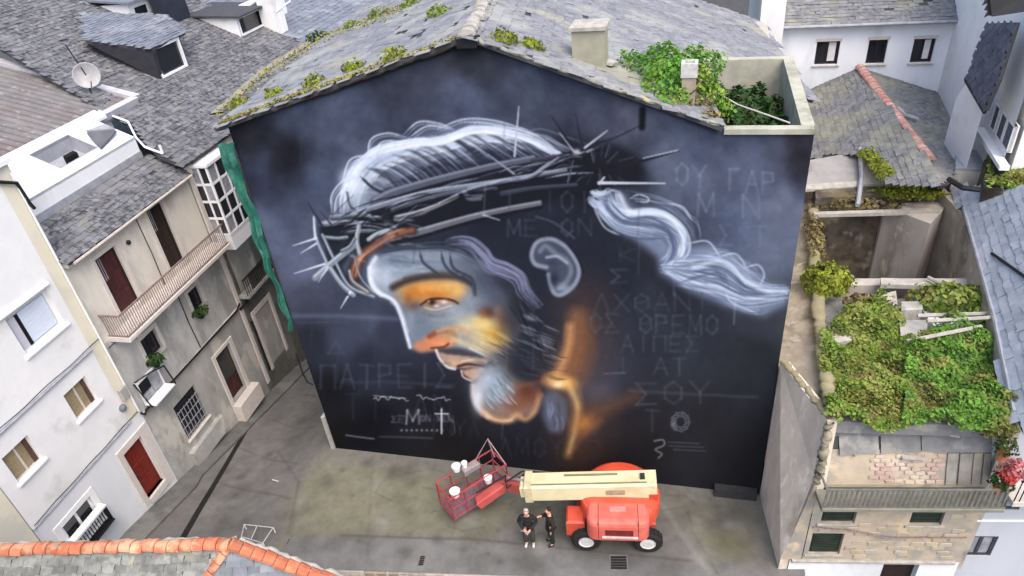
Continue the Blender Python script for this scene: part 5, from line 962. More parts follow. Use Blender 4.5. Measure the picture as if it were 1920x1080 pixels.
# slate roof with the pink ridge
PR = thing('pink_ridge_house', 'low mossy slate house with a long pink ridge tile line', 'house', (22, 15, -3))
r0 = WFr.P(*WFr.at(1611,128)); r0[1] -= .05; r1 = onz(1742,306,r0[2]-.9); le = A(17.6, r0[1], r0[2]-1.5); lf = A(17.6, r1[1], r1[2]-1.5); re_ = A(r0[0]+4.3, r0[1], r0[2]-1.5); rf_ = re_+(r1-r0)
pL, pR = plane_fr(le, lf, r0), plane_fr(re_, rf_, r0)
def onp(fr, l): return [fr.P(*fr.at(*q)) for q in l]
def roof_px(parent, fr, l, m, w, h, label):
    P2 = [fr.at(*q) for q in l]; o = MB().prism([fr.P(a, b, -.1) for a, b in P2], fr.w*.1).build('roof', M_DECKROOF, parent, label); pieces(o, fr, P2, m, w, h, .014, 'slate'); return o
oPR = roof_px(PR, pL, [(1611,127),(1742,306),(1762,348),(1668,342),(1618,286),(1490,300),(1490,170)], M_SLATEMOSS, .36, .3, 'left slate slope')
roof_px(PR, pR, [(1612,127),(1850,185),(1862,262),(1850,300),(1800,300),(1780,345),(1762,348),(1742,306)], M_SLATEMOSS, .36, .3, 'right slate slope')
ridge(oPR, r1+Z3*.13, r0+Z3*.08, .2, M_TERRAPALE, 26)
qb = onp(pL, [(1490,300),(1618,286),(1668,342),(1762,348)])+onp(pR, [(1780,345),(1800,300),(1850,300)])
MB().prism([A(q[0]+.1, q[1]+.2, 2) for q in qb]+[A(re_[0]-.2, YW-.1, 2), A(17.7, YW-.1, 2)], Z3*(min(q[2] for q in qb)-2.15)).build('wall', M_RENDER, PR)
c = pR.P(*pR.at(1706,224)); mono('roof_flue', MB().tube([onp(pR,[(1682,212)])[0]+Z3*.2, onp(pR,[(1695,225)])[0]+Z3*.2, onp(pR,[(1718,232)])[0]+Z3*.2], .09, 7), M_GALV, 'bent grey pipe lying across the pink ridge', 'pipe')
# concrete annex under it
an = thing('concrete_annex', 'low grey concrete lean-to with a pale coping beside the mural corner', 'annex', (18.5, 11, 3))
q = [onz(1500,352,7.0), onz(1612,345,7.0), onz(1612,284,7.5), onz(1500,303,7.45)]; MB().prism(q, Z3*-.2).build('roof', mat('smooth_concrete', (146,144,142), (134,132,130), 1.6, (120,118,114), .8, bump=.1), an)
MB().prism([q[0]+A(0,-.02,.05), q[1]+A(0,-.02,.05), q[1]+A(0,-.3,-.05), q[0]+A(0,-.3,-.05)], Z3*.1).build('coping', M_MORTAR, an)
MB().prism([onz(1613,284,7.6), onz(1616,345,7.1), onz(1670,345,7.1), onz(1664,336,7.2)], Z3*-2).build('wall', M_RENDER, an)
MB().tube([onz(1612,278,7.8), onz(1616,330,7.3), onz(1608,385,6.9)], .09, 6).build('drainpipe', M_GALV, an)
P, Nn = [], []
for i, (x, y) in enumerate(((1628,292),(1640,305),(1652,318),(1662,328))):
    p_, n_ = mound(*pL.P(*pL.at(x, y)), .36, .36, .28, 150, 90+i); P += p_; Nn += n_
plant('moss_cushion', 'yellow green moss line on the slates below the pink ridge', 'moss', P, Nn, .13, M_YELLEAF, 9)
# right hand white house with shutters and its slate strip
c1, c2 = onz(1905,40,14.5), onz(1905,40,14.5)
RW = thing('shuttered_white_house', 'tall white house at the right edge with grey slatted shutters', 'house', (24.5, 8, -3))
RO = onz(1862,268,8.8); RT = onz(1886,60,15.0); du_ = unit(A(.06,1,0)); RFr = Fr(A(RO[0],RO[1],0), du_, Z3, unit(A(-1,.06,0)))
k = [RFr.at(*q) for q in ((1868,195),(1905,235),(1890,285),(1852,240))]
aa = sorted(q[0] for q in k); zz = sorted(q[1] for q in k)
sa = [(aa[0]+.1, aa[0]+.1+(aa[3]-aa[0])*.30), (aa[0]+(aa[3]-aa[0])*.36, aa[0]+(aa[3]-aa[0])*.64), (aa[0]+(aa[3]-aa[0])*.72, aa[3]-.1)]
z0_, z1_ = (zz[0]+zz[1])/2, (zz[2]+zz[3])/2
facade(RFr, -1.5, 14, -4, 15.2, [(a, b_, z0_, z1_) for a, b_ in sa], .15).build('wall', M_WHITE, RW); MB().box(RFr, -1.48, 14, -4, 15.15, -6, -.3).build('wall_core', M_WHITE, RW)
for a, b_ in sa:
    w = MB().box(RFr, a, a+.06, z0_, z1_, -.1, .02).box(RFr, b_-.06, b_, z0_, z1_, -.1, .02).box(RFr, a, b_, z0_, z0_+.06, -.1, .018).box(RFr, a, b_, z1_-.06, z1_, -.1, .018).build('shutter', M_WFRAME, RW)
    n = 9; hh = (z1_-z0_-.12)/n; me_ = None
    for i in range(n):
        s_ = MB().box(RFr, a+.06, b_-.06, z0_+.06+hh*i+.01, z0_+.06+hh*(i+1)-.015, -.07, -.02); s_.build('slat', mat('grey_shutter_slat', (104,106,116), (94,96,106), 4), w)
bb = RFr.P(aa[0]-.5, z0_-.25, .25); MB().box(RFr, aa[0]-.6, aa[3]+.4, z0_-.35, z0_-.2, 0, .3).build('sill', M_WFRAME, RW); MB().box(RFr, aa[0]-.3, aa[0]+.5, z0_-.9, z0_-.4, 0, .25).build('meter_box', M_IRON, RW)
SS = thing('slate_lean_to', 'narrow strip of dark slate roof wedged between the two white houses', 'roof', (23.6, 9, 8))
qs = [onz(1806,150,10.6), onz(1843,210,10.2), onz(1876,140,11.4), onz(1906,42,13.2), onz(1852,44,12.9)]
q4 = plane_fr(qs[0], qs[1], qs[3]); qs = [q4.P(np.dot(p-q4.o, q4.u), np.dot(p-q4.o, q4.v)) for p in qs]
qs[0] = q4.P(*q4.at(1812,148)); qs[1] = q4.P(*q4.at(1847,208)); qs[2] = q4.P(*q4.at(1872,150)); qs[3] = q4.P(*q4.at(1906,42)); qs[4] = q4.P(*q4.at(1850,44))
P2 = [(np.dot(p-q4.o, q4.u), np.dot(p-q4.o, q4.v)) for p in qs]; o = MB().prism([q4.P(a, b_, -.12) for a, b_ in P2], q4.w*.12).build('roof', M_DECKROOF, SS); pieces(o, q4, P2, mat('dark_blue_slate', (92,94,106), (80,82,94), 2, isl=(.8,1.2)), .26, .24, .012, 'slate')
MB().tube([qs[0]-Z3*.05, qs[1]-Z3*.05], .07, 7).build('gutter', M_IRON, SS)
q5 = [onz(1792,186,9.6), onz(1835,232,9.6), onz(1842,212,10.0), onz(1812,155,10.4)]; MB().prism(q5, Z3*-6).build('wall', M_WHITE, SS)
fr_ = thing('far_roof', 'brownish slate roof in the top right corner', 'roof', (26, 16, 10)); qq = [onz(1856,28,14.2), onz(1990,8,14.2), onz(1990,-60,15.6), onz(1846,-60,15.6)]
roof(fr_, qq, mat('brown_slate', (122,112,112), (108,100,100), 2, isl=(.8,1.2)), M_DECKROOF, .28, .26, .1)
ft = thing('far_terrace_roof', 'pale slate roof beyond the right slope at the top of the picture', 'roof', (14, 19, 10)); 
qq = [A(10.5,18.5,13.2), A(15.4,18.5,13.2), A(15.4,26,16), A(10.5,26,16)]; roof(ft, qq, M_SLATEMAIN, M_DECKROOF, .6, .5, .1)
rm = random.Random(17); P, Nn = [], []
for _ in range(2600):
    if rm.random() < .45: p = frL.P(*frL.at(404+rm.random()*370, 0)) if False else None
    t_ = rm.random()
    if rm.random() < .5: a = A(-.3,-.1,13.47)*(1-t_)+A(7.7,-.1,15.7)*t_; q_ = a+frL.w*.03+frL.u*np.sign(frL.u[1])*abs(rm.gauss(0,.22)); 
    else:
        l = [(404,212),(500,127),(600,67),(700,31),(775,0)]; i_ = min(3, int(t_*4)); f_ = t_*4-i_; x = l[i_][0]*(1-f_)+l[i_+1][0]*f_; y = l[i_][1]*(1-f_)+l[i_+1][1]*f_
        q_ = frL.P(*frL.at(x+abs(rm.gauss(0,9)), y+abs(rm.gauss(0,7))), .04)
    if q_[1] < -.18: continue
    P.append(q_+Z3*rm.uniform(0,.05)); Nn.append(frL.w)
mo = leaves_mesh(P, Nn, .085, 77).build('roof_moss', mat('roof_moss', (118,118,58), (142,132,74), 2.5, (110,112,66), 1, isl=(.6,1.3)), None, kind='stuff'); mo['label'] = 'moss growing along the gable and eave edges of the mural building'
# ---------------------------------------------------------------- ruined stone house
RU = thing('ruined_house', 'roofless ruined stone house overgrown with ivy right of the mural', 'ruin', (19.5, 1, -4.2))
GO = A(17.06, -2.7, 0); gu = unit(A(.987,.16,0)); G = Fr(GO, gu, Z3, A(gu[1], -gu[0], 0))
gw_ = [(.28,1.2,2.55,3.74), (2.66,3.52,2.5,3.74), (.14,1.02,1.12,2.1)]; gd = (2.36,3.36,-1.5,.74)
facade(G, .0, 4.42, .84, 4.0, gw_, .25).build('wall', M_PEACH, RU); facade(G, -.35, 4.42, -4.2, .82, [gd], .25).build('ground_floor_wall', M_WHITEB, RU)
MB().prism([G.P(-.02,.84,-.01), G.P(-.6,.84,.0), G.P(-.12,4.1,0), G.P(-.02,4.1,-.01)], -G.w*.35).build('corner_stone', M_PEACH, RU)
MB().box(G, .06, 4.4, -4.2, 3.9, -.7, -.27).build('wall_core', M_DARKROOM, RU)
pieces(bpy.data.objects[[c for c in RU.children if c.name.startswith('wall')][0].name], G, [(.05,.95),(4.38,.95),(4.38,2.9),(.05,2.9)], mat('buff_stone', (172,158,134), (158,146,126), 3, (160,154,146), 1, isl=(.9,1.08), bump=.5), .40, .21, .014, 'stone', .205, [[(h[0]-.12,h[2]-.1),(h[1]+.12,h[2]-.1),(h[1]+.12,h[3]+.1),(h[0]-.12,h[3]+.1)] for h in gw_], c=.0, kindmesh=stone_mesh, jit=.05, skip=.5)
for r in gw_:
    w = MB().box(G, r[0]+.02, r[1]-.02, r[2], r[3], -.16, -.1).build('shutter', M_DGREEN, RU); n = 8
    for i in range(n): hh = (r[3]-r[2])/n; MB().box(G, r[0]+.08, r[1]-.08, r[2]+hh*i+.015, r[2]+hh*(i+1)-.015, -.1, -.08).build('slat', M_DGREEN, w)
    MB().bev(G, r[0]-.1, r[1]+.1, r[2]-.08, r[2]-.002, 0, .05, .015).build('sill', M_MORTAR, RU)
MB().box(G, gd[0], gd[1], gd[2], gd[3], -.24, -.2).build('door', M_DKWOOD, RU); MB().bev(G, -.3, 4.3, .76, .88, .0, .07, .02).build('ledge', M_MORTAR, RU); MB().tube([G.P(.1,2.42,.05), G.P(1.2,2.3,.06), G.P(2.2,2.0,.06), G.P(4.3,2.02,.05)], .022, 5).build('cable', M_RUSTY, RU)
# its balcony
MB().bev(G, -.05, 4.5, 3.82, 3.96, 0, .62, .02).build('balcony_slab', mat('mossy_concrete', (128,126,114), (112,112,98), 2, bump=.3), RU)
M_GRAIL = mat('grey_green_iron', (112,112,106), (92,94,86), 6, rough=.7)
rr_ = MB().box(G, -.05, 4.5, 4.66, 4.71, .56, .61).box(G, -.05, 4.5, 4.0, 4.03, .57, .6).box(G, -.05, 0.0, 4.66, 4.71, 0, .56).build('railing', M_GRAIL, RU)
bme2 = bpy.data.meshes.new('baluster'); bq = MB().box(G, -.028, .028, 0, .66, -.01, .01); bv = (np.array(bq.v)-G.P(0,0)).tolist(); bme2.from_pydata(bv, [], bq.f); bme2.materials.append(M_GRAIL)
for i in range(36): inst('baluster', bme2, rr_, Matrix.Translation(Vector(G.P(.0+i*.126, 4.0, .585))))
# front roof slab, brick strip and debris above the balcony
SLp = lambda a, d, z: G.P(a, z, -d)
MB().prism([SLp(0,.05,4.02), SLp(4.35,.05,4.02), SLp(4.3,.42,5.0), SLp(.05,.42,5.0)], Z3*.12).build('brick_strip', M_PEACH, RU)
bp = plane_fr(SLp(0,.02,4.08), SLp(4.35,.02,4.08), SLp(.05,.39,5.06)); M_BRICKP = mat('faded_pink_brick', (176,154,142), (164,142,130), 3, (182,170,156), 1.2, isl=(.9,1.08), bump=.3)
pieces(bpy.data.objects[[c for c in RU.children if c.name.startswith('brick_strip')][0].name], bp, [(1.3,.1),(3.2,.1),(3.2,.98),(1.3,.98)], M_BRICKP, .26, .13, .02, 'brick', .125, c=.0, kindmesh=stone_mesh, jit=.02, skip=.12)
for i, (a0, a1) in enumerate(((3.25,3.5),(3.55,3.85),(3.9,4.1),(4.14,4.32))): MB().prism([bp.P(a0,.1,.0), bp.P(a1,.1,.0), bp.P(a1,1.0,.0), bp.P(a0,1.0,.0)], bp.w*(.04+.02*(i % 2))).build('plank', mat('grey_plank', (156,152,142), (132,128,120), 3, isl=(.7,1.2)), RU)
MB().prism([SLp(0,.42,5.02), SLp(4.3,.42,5.02), SLp(4.2,.95,6.0), SLp(.05,.95,6.0)], Z3*.12).build('roof_slab', M_DECKROOF, RU)
sp = plane_fr(SLp(0,.39,5.08), SLp(4.3,.39,5.08), SLp(.05,.92,6.06)); pieces(bpy.data.objects['roof_slab'], sp, [(0.03,.03),(4.2,.03),(4.2,1.05),(.03,1.05)], mat('big_grey_slab', (128,128,128), (112,112,111), 3, (146,144,138), 1.2, isl=(.8,1.12), bump=.2), 1.0, .6, .04, 'slab', .46, c=.01, jit=.05)
for i, (x, y, l, r_) in enumerate(((1560,790,.9,.05),(1705,800,1.2,-.5),(1760,790,.8,.3),(1600,855,.5,1.),(1690,860,.6,.1))):
    p = sp.P(*sp.at(x, y), .08); d = A(math.cos(r_), math.sin(r_)*.5, .05); mono('loose_plank', MB().prism([p, p+d*l, p+d*l+A(-.03,.12,0), p+A(-.03,.12,0)], Z3*.05), M_GREYSTONE, 'loose grey board on the ruin front roof, '+('at the left end by the wall top','pointing down from the ivy','under the right ivy','near the pink bricks\' left end','on the upper edge of the pink bricks')[i], 'board')
# side wall facing the plaza, from the mural corner to the front corner
M_INF = mat('stained_wall_capping', (150,140,124), (128,120,106), 1.5, (110,104,84), .8, (.48,.62), bump=.4, bs=9, c4=(160,152,140), s4=2.5)  # stained, and its base darkened to offset stronger light on the top face
M_SIDE = mat('pale_plastered_rubble', (186,176,160), (170,160,146), 1.3, (150,140,124), .7, (.5,.66), bump=.4, bs=12, st=(1,1,.4), c4=(200,190,174), s4=2.4, k=1.3)
b = MB(); q0, q1, q2, q3, q4 = A(16.04,-.03,-4.2), A(16.04,-.03,6.2), G.P(-.02,6.35,-.25), G.P(-.06,4.2,-.01), G.P(-.62,.8,0); q5 = G.P(-.75,-4.2,0)
for t_ in ((q1,q2,q3),(q1,q3,q4),(q1,q4,q0),(q0,q4,q5)): b.prism(list(t_), A(.25,.06,0))
b.build('side_wall', M_SIDE, RU)
lumpy([q1+A(.1,0,.02), (q1+q2)/2+A(.12,0,.0), q2+A(.05,.1,.02)], .1, mat('mossy_wall_top', (138,130,102), (124,116,94), 2, (120,116,64), .9, (.48,.6), bump=.5), 'wall_top', RU, 30, 21, .7); lumpy([q2+A(.02,.0,-.0), G.P(-.03,5.3,-.05), q3+A(0,0,.05)], .12, M_INF, 'wall_top', RU, 26, 22, .8)
tl = [onz(1522,372,6.4), onz(1526,450,6.4), onz(1534,600,6.35), onz(1545,700,6.35), onz(1556,770,6.3)]
for a, c_ in zip(tl[:-1], tl[1:]): 
    ya, yc = max(a[1], .0), max(c_[1], .0)
    MB().prism([A(16.03, min(ya, 16), 5.9), a+A(.1,0,-.15), c_+A(.1,0,-.15), A(16.03, yc-.02, 5.9)], -Z3*4).build('wall_infill', M_INF, RU)  # added fill, raised in the shaded gap so that it catches light
lumpy([onz(1524,380,6.5), onz(1526,450,6.45), onz(1536,600,6.4), onz(1548,700,6.4), onz(1560,780,6.4)], .19, mat('mossy_wall_top', (138,130,102)), 'wall_top', RU, 90, 12, .55)
# inside: dark pit with walls, cross wall, right party wall
pb0, pb1 = onz(1535,405,6.2), onz(1752,398,6.2); pf0, pf1 = onz(1550,540,6.0), onz(1836,545,6.0)
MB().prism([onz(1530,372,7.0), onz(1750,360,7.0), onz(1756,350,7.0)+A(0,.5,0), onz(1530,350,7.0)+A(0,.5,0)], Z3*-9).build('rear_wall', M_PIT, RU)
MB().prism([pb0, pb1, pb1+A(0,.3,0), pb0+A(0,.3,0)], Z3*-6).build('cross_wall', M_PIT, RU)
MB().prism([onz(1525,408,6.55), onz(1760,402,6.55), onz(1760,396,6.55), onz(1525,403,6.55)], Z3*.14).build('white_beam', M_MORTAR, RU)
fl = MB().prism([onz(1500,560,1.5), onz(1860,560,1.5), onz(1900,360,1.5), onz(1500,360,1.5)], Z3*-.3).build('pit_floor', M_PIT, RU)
PW = [onz(1757,352,7.0), onz(1803,400,7.0), onz(1832,500,7.0), onz(1862,600,7.0), onz(1878,690,6.7), onz(1900,790,6.45)]
b = MB()
for p, q in zip(PW[:-1], PW[1:]): b.prism([p, q, q+A(.25,0,0), p+A(.25,0,0)], Z3*-6)
b.build('party_wall', mat('pale_ruin_plaster', (172,164,152), (156,148,136), 1.2, (134,126,116), .7, (.5,.62), bump=.3, bs=10, c4=(190,182,170), s4=1.5), RU)
fw0, fw1 = onz(1552,552,6.1), onz(1850,548,6.1)
MB().prism([onz(1552,535,6.1), onz(1840,535,6.1), onz(1840,522,6.1), onz(1552,522,6.1)], Z3*-5).build('front_cross_wall', M_RENDER, RU)
MB().prism([onz(1650,540,6.3), onz(1790,545,6.3), onz(1790,532,6.3), onz(1650,528,6.3)], Z3*.15).build('lintel', M_MORTAR, RU)
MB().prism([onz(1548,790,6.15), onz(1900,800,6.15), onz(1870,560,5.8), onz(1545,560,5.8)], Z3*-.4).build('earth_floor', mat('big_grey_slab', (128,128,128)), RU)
for i, q in enumerate((((1640,555),(1680,545),(1684,580),(1660,600)), ((1686,600),(1740,600),(1736,636),(1690,640)), ((1690,565),(1730,565),(1730,580),(1690,582)), ((1535,630),(1600,622),(1606,636),(1540,648)))):
    MB().prism([onz(x, y, 6.35+.05*i) for x, y in q], Z3*-.5).build('rubble_block', M_MORTAR if i in (0, 3) else M_GREYSTONE, RU)
for i, (p, q, z) in enumerate((((1738,602),(1870,595),6.9),((1720,592),(1850,588),6.75),((1700,640),(1840,612),6.8),((1740,520),(1790,545),6.6),((1560,500),(1600,520),5.2))): MB().tube([onz(*p, z), onz(*q, z)], .06, 6).build('beam', M_MORTAR if i < 3 else M_GREYSTONE, RU)
for i in range(26):
    x, y = random.uniform(1560,1740), random.uniform(395,520); p = onz(x, y, random.uniform(2.2,3.0)); MB().prism([p, p+A(random.uniform(.2,.6),random.uniform(-.1,.2),.05), p+A(random.uniform(.1,.4),random.uniform(.3,.6),.1)], Z3*random.uniform(.1,.3)).build('rubble_block', random.choice([M_PIT, M_GREYSTONE, M_STONE]), RU)
# plants in the ruin
def ivypatch(name, label, px, z, n, seed, size, m, hgt=.5, lo=.0, cat='ivy'):
    r = random.Random(seed); P, Nn = [], []; xs_ = [p[0] for p in px]; ys_ = [p[1] for p in px]; ph = [r.uniform(0, 6) for _ in range(6)]
    while len(P) < n:
        x, y = r.uniform(min(xs_), max(xs_)), r.uniform(min(ys_), max(ys_))
        if not inpoly(x+r.gauss(0,4), y+r.gauss(0,4), px): continue
        p = onz(x, y, z); hh = hgt*(.5+.35*math.sin(p[0]*2.3+ph[0])*math.sin(p[1]*2.1+ph[1])+.25*math.sin(p[0]*5.1+ph[2])*math.sin(p[1]*4.7+ph[3])); hh *= .35+.65*r.random()**.4
        P.append(p+Z3*max(lo, hh)); Nn.append(unit(A(.35*math.cos(p[0]*4+ph[4]), .35*math.cos(p[1]*4+ph[5])-.1, 1)))
    st = MB(); [st.tube([P[r.randrange(n)]-Z3*.3, P[r.randrange(n)]-Z3*.1], .012, 4) for _ in range(0)]
    t = thing(name, label, cat, A(np.mean([q[0] for q in P]), np.mean([q[1] for q in P]), min(q[2] for q in P))); leaves_mesh(P, Nn, size, seed).build('foliage', m, t); return t
ivypatch('ivy', 'large ivy mass on the left half of the ruin, green fading to brown', [(1532,650),(1600,575),(1640,560),(1680,590),(1700,640),(1712,750),(1700,812),(1640,806),(1550,796)], 6.2, 12500, 31, .1, M_IVY, .75)
ivypatch('ivy', 'large brighter ivy mass on the right half of the ruin below the shrub', [(1690,650),(1740,625),(1860,600),(1880,640),(1908,750),(1898,826),(1850,820),(1690,806)], 6.2, 12500, 32, .1, mat('fresh_ivy_leaf', (100,138,54), (80,114,44), 1.6, (118,122,62), 1.1, (.48,.6), isl=(.6,1.3), trans=.25, k=1.2), .85)
ivypatch('dry_ivy', 'brown straggling ivy hanging over the ruin\'s right front corner', [(1830,775),(1900,770),(1905,815),(1850,830)], 6.0, 500, 33, .16, M_BROWNLEAF, .5)
P, Nn = mound(*onz(1550,532,6.4), .75, .8, .6, 1800, 34, .2, -.1); plant('bush', 'round yellow green bush on the ruin\'s wall top by the mural edge', 'bush', P, Nn, .12, M_YELLEAF, 34)
P, Nn = mound(*onz(1785,568,6.3), 1.1, .6, .6, 1100, 35, .25, -.1); plant('shrub', 'spiky olive shrub at the right of the ruin between the white beams', 'shrub', P, Nn, .16, M_IVY, 35)
P, Nn = mound(*onz(1610,385,6.6), 1.5, .5, .35, 600, 36, .3, 0); plant('weeds', 'brown weeds on the rear wall of the ruin, left part', 'weeds', P, Nn, .15, M_BROWNLEAF, 36)
P, Nn = mound(*onz(1700,366,6.9), 1.3, .4, .3, 600, 37, .3, 0); plant('weeds', 'olive weeds on the rear wall of the ruin, right part', 'weeds', P, Nn, .14, M_YELLEAF, 37)
P, Nn = mound(*onz(1528,440,6.5), .3, 1.4, .25, 500, 38, .3, 0); plant('weeds', 'moss and weeds creeping along the wall top close to the mural edge', 'weeds', P, Nn, .13, M_BROWNLEAF, 38)
P, Nn = mound(*onz(1615,570,6.3), .5, .3, .3, 300, 39, .3, 0); plant('weeds', 'low brown weeds between the bush and the big ivy', 'weeds', P, Nn, .14, M_BROWNLEAF, 39)
# ---------------------------------------------------------------- front right white house under the blue slate roof
FW = thing('street_house', 'white street house with grey double windows under the smooth blue slate roof', 'house', (23.5, -1, -4.2))
h1, h2 = (4.34,5.18,1.05,1.95), (4.52,5.3,3.17,3.86); h3 = (6.0,6.8,3.17,3.86)
G2 = Fr(G.P(0,0,-.06), G.u, G.v, G.w)
facade(G2, 4.3, 9, -4.2, 6.2, [(4.42,5.22,1.05,1.95), (4.6,5.4,3.1,3.9), (6.3,7.1,1.05,1.95)], .2).build('wall', mat('cool_white_render', (178,182,188), (172,176,182), 1, (168,172,178), .5, (.5,.68), st=(1,1,.35)), FW)
for r in ((4.42,5.22,1.05,1.95), (4.6,5.4,3.1,3.9), (6.3,7.1,1.05,1.95)): window(FW, G2, r, mat('grey_window_frame', (62,62,68), (54,54,60), 4), M_GLASSL, 2, 1, .05, .08, None)
MB().box(G2, 4.32, 9, -4.2, 6.1, -6, -.25).build('wall_core', M_WHITEB, FW); MB().bev(G2, 4.3, 9, 2.62, 2.68, 0, .04, .01).build('ledge', M_WFRAME, FW)
MB().box(G2, 4.6, 8, 4.1, 4.25, 0, .7).build('balcony_slab', M_PINKSTONE, FW); b = MB()
for i in range(24): b.box(G2, 4.62+i*.13, 4.64+i*.13, 4.25, 5.0, .64, .66)
b.box(G2, 4.6, 8, 4.98, 5.03, .63, .67).build('railing', M_IRON, FW)
for i, (x, y) in enumerate(((1885,840),(1878,905),(1893,890),(1908,880))):
    c = onpl(x, y, G2.P(0,0,.45), G2.w); P, Nn = mound(c[0], c[1], c[2], .26, .26, .25, 120, 50+i); m_ = (M_DKLEAF, M_DKLEAF, mat('red_flowers', (170,50,50), (190,80,70), 5), mat('pink_flowers', (196,130,130), (180,90,96), 5))[i]
    t = thing('flower_pot', ('dark leafed pot plant high on the street house balcony','dark leafed pot plant at the left corner of the street house balcony','red flowering pot on the street house balcony','pink flowering pot at the frame edge on the balcony')[i], 'pot plant', c-Z3*.4, 'balcony flower pots')
    MB().lathe(Fr(c-Z3*.42, (1,0,0), (0,1,0), Z3), [(.1,0),(.15,.28)], 10).build('pot', M_TERRA, t); leaves_mesh(P, Nn, .11, 50+i).build('foliage', m_, t)
ra, rb_ = PW[1]+Z3*.12, PW[5]+Z3*.12; rc = A(27.5, ra[1]+1, 9.4); rd = A(26.5, rb_[1]-.6, 9.2)
pp = plane_fr(PW[4]+Z3*.1, PW[1]+Z3*.1, onz(1990,480,8.6)); cs = [(1806,392),(1834,500),(1864,600),(1880,690),(1900,775),(1935,850),(2050,800),(2050,330),(1925,352),(1830,352),(1770,345)]
cs3 = [pp.P(*pp.at(*q)) for q in cs]; P2 = [(np.dot(p-pp.o, pp.u), np.dot(p-pp.o, pp.v)) for p in cs3]
o = MB().prism([pp.P(a, b_, -.15) for a, b_ in P2], pp.w*.15).build('roof', M_DECKROOF, FW, 'smooth blue grey slate roof'); pieces(o, pp, P2, mat('smooth_light_slate', (132,138,147), (120,126,135), 3, (142,147,154), .6, isl=(.9,1.1), rough=.5, k=1.4), .4, .36, .01, 'slate', .26)
MB().tube([cs3[0]+Z3*.05, cs3[2]+Z3*.05, cs3[4]+Z3*.05], .06, 6).build('verge', M_GALV, FW); c0, c1_ = pp.P(*pp.at(1862,477), .06), pp.P(*pp.at(1930,525), .06); MB().tube([c0, c1_], .045, 6).build('roof_cable', M_IRON, FW)
# small pale shed and grass between
SH = thing('roof_shed', 'pale rendered shed with a flat zinc top behind the blue slate roof', 'shed', onz(1815,340,7.5)); q = [onz(1792,315,7.9), onz(1850,318,7.9), onz(1856,284,7.9), onz(1792,276,7.9)]
MB().prism([p-Z3*.1 for p in q], Z3*-1.6).build('wall', mat('beige_shed_render', (190,184,172), (178,172,160), 2), SH); MB().prism(q, Z3*-.1).build('roof', M_GALV, SH); MB().tube([onz(1778,335,8.3), onz(1805,352,8.2), onz(1838,356,8.2)], .09, 6).build('gutter', M_IRON, SH)
ivypatch('weed_bank', 'strip of weedy bank between the shed and the shuttered house', [(1850,300),(1870,290),(1925,340),(1925,365),(1850,345)], 8.3, 900, 44, .16, M_IVY, .3, cat='weeds')
MB().prism([onz(1845,300,8.2), onz(1875,285,8.2), onz(1960,345,8.2), onz(1960,390,8.2), onz(1845,350,8.2)], Z3*-4).build('bank', M_PIT, kind='structure')
# ---------------------------------------------------------------- tiled roof close to the camera, lower left
TR = thing('orange_ridge_house', 'slate roofed house close below with an orange clay ridge', 'house', (1, -11, -4.2)); E0 = onz(433,1022,7.0); R0 = onz(-60,1034,7.0); FH = onz(604,1084,6.0); FH = E0+(FH-E0)*1.6; NH = onz(388,1084,6.55); NH = E0+(NH-E0)*2.2
Rl = R0+(R0-E0)*.3; Nl = Rl+(NH-E0)+A(0,0,0)
s1_ = [NH, Nl, Rl, E0]; roof(TR, s1_[::1], mat('grey_green_slate', (122,123,118), (100,101,97), 5, (134,133,120), 1, isl=(.7,1.25), bump=.3), M_DECKROOF, .3, .26, .1, step=.17, label='left slate slope')
roof(TR, [NH, FH, E0], mat('bluish_slate', (116,120,126), (100,104,110), 4, (134,132,118), .9, (.56,.68), isl=(.78,1.2)), M_DECKROOF, .3, .26, .1, step=.17, label='hip slope')
ob = [c for c in TR.children if c.name.startswith('roof')][0]
ridge(ob, E0+Z3*.03, R0+Z3*.03, .15, M_TERRA, 22, 'ridge_tile', jit=.018); ridge(ob, E0+Z3*.03, FH+Z3*.03, .15, M_TERRA, 13, 'hip_tile', jit=.018); ridge(ob, E0+Z3*.02, NH+Z3*.02, .12, M_TERRA, 8, 'hip_tile', jit=.015)
lumpy([E0+A(0,.2,-.05), R0+A(0,.2,-.05)], .07, M_MORTAR, 'ridge_mortar', TR, 40, 8, .6); lumpy([E0+A(.1,.2,-.03), FH+A(.1,.2,-.05)], .08, M_MORTAR, 'hip_mortar', TR, 30, 9, .6)
MB().prism([Rl+A(0,.12,-.12), E0+A(-.05,.12,-.12), E0+A(-.3,-2,-1.6), Rl+A(0,-3,-1.6)], Z3*-10).build('wall', M_WHITE, TR)
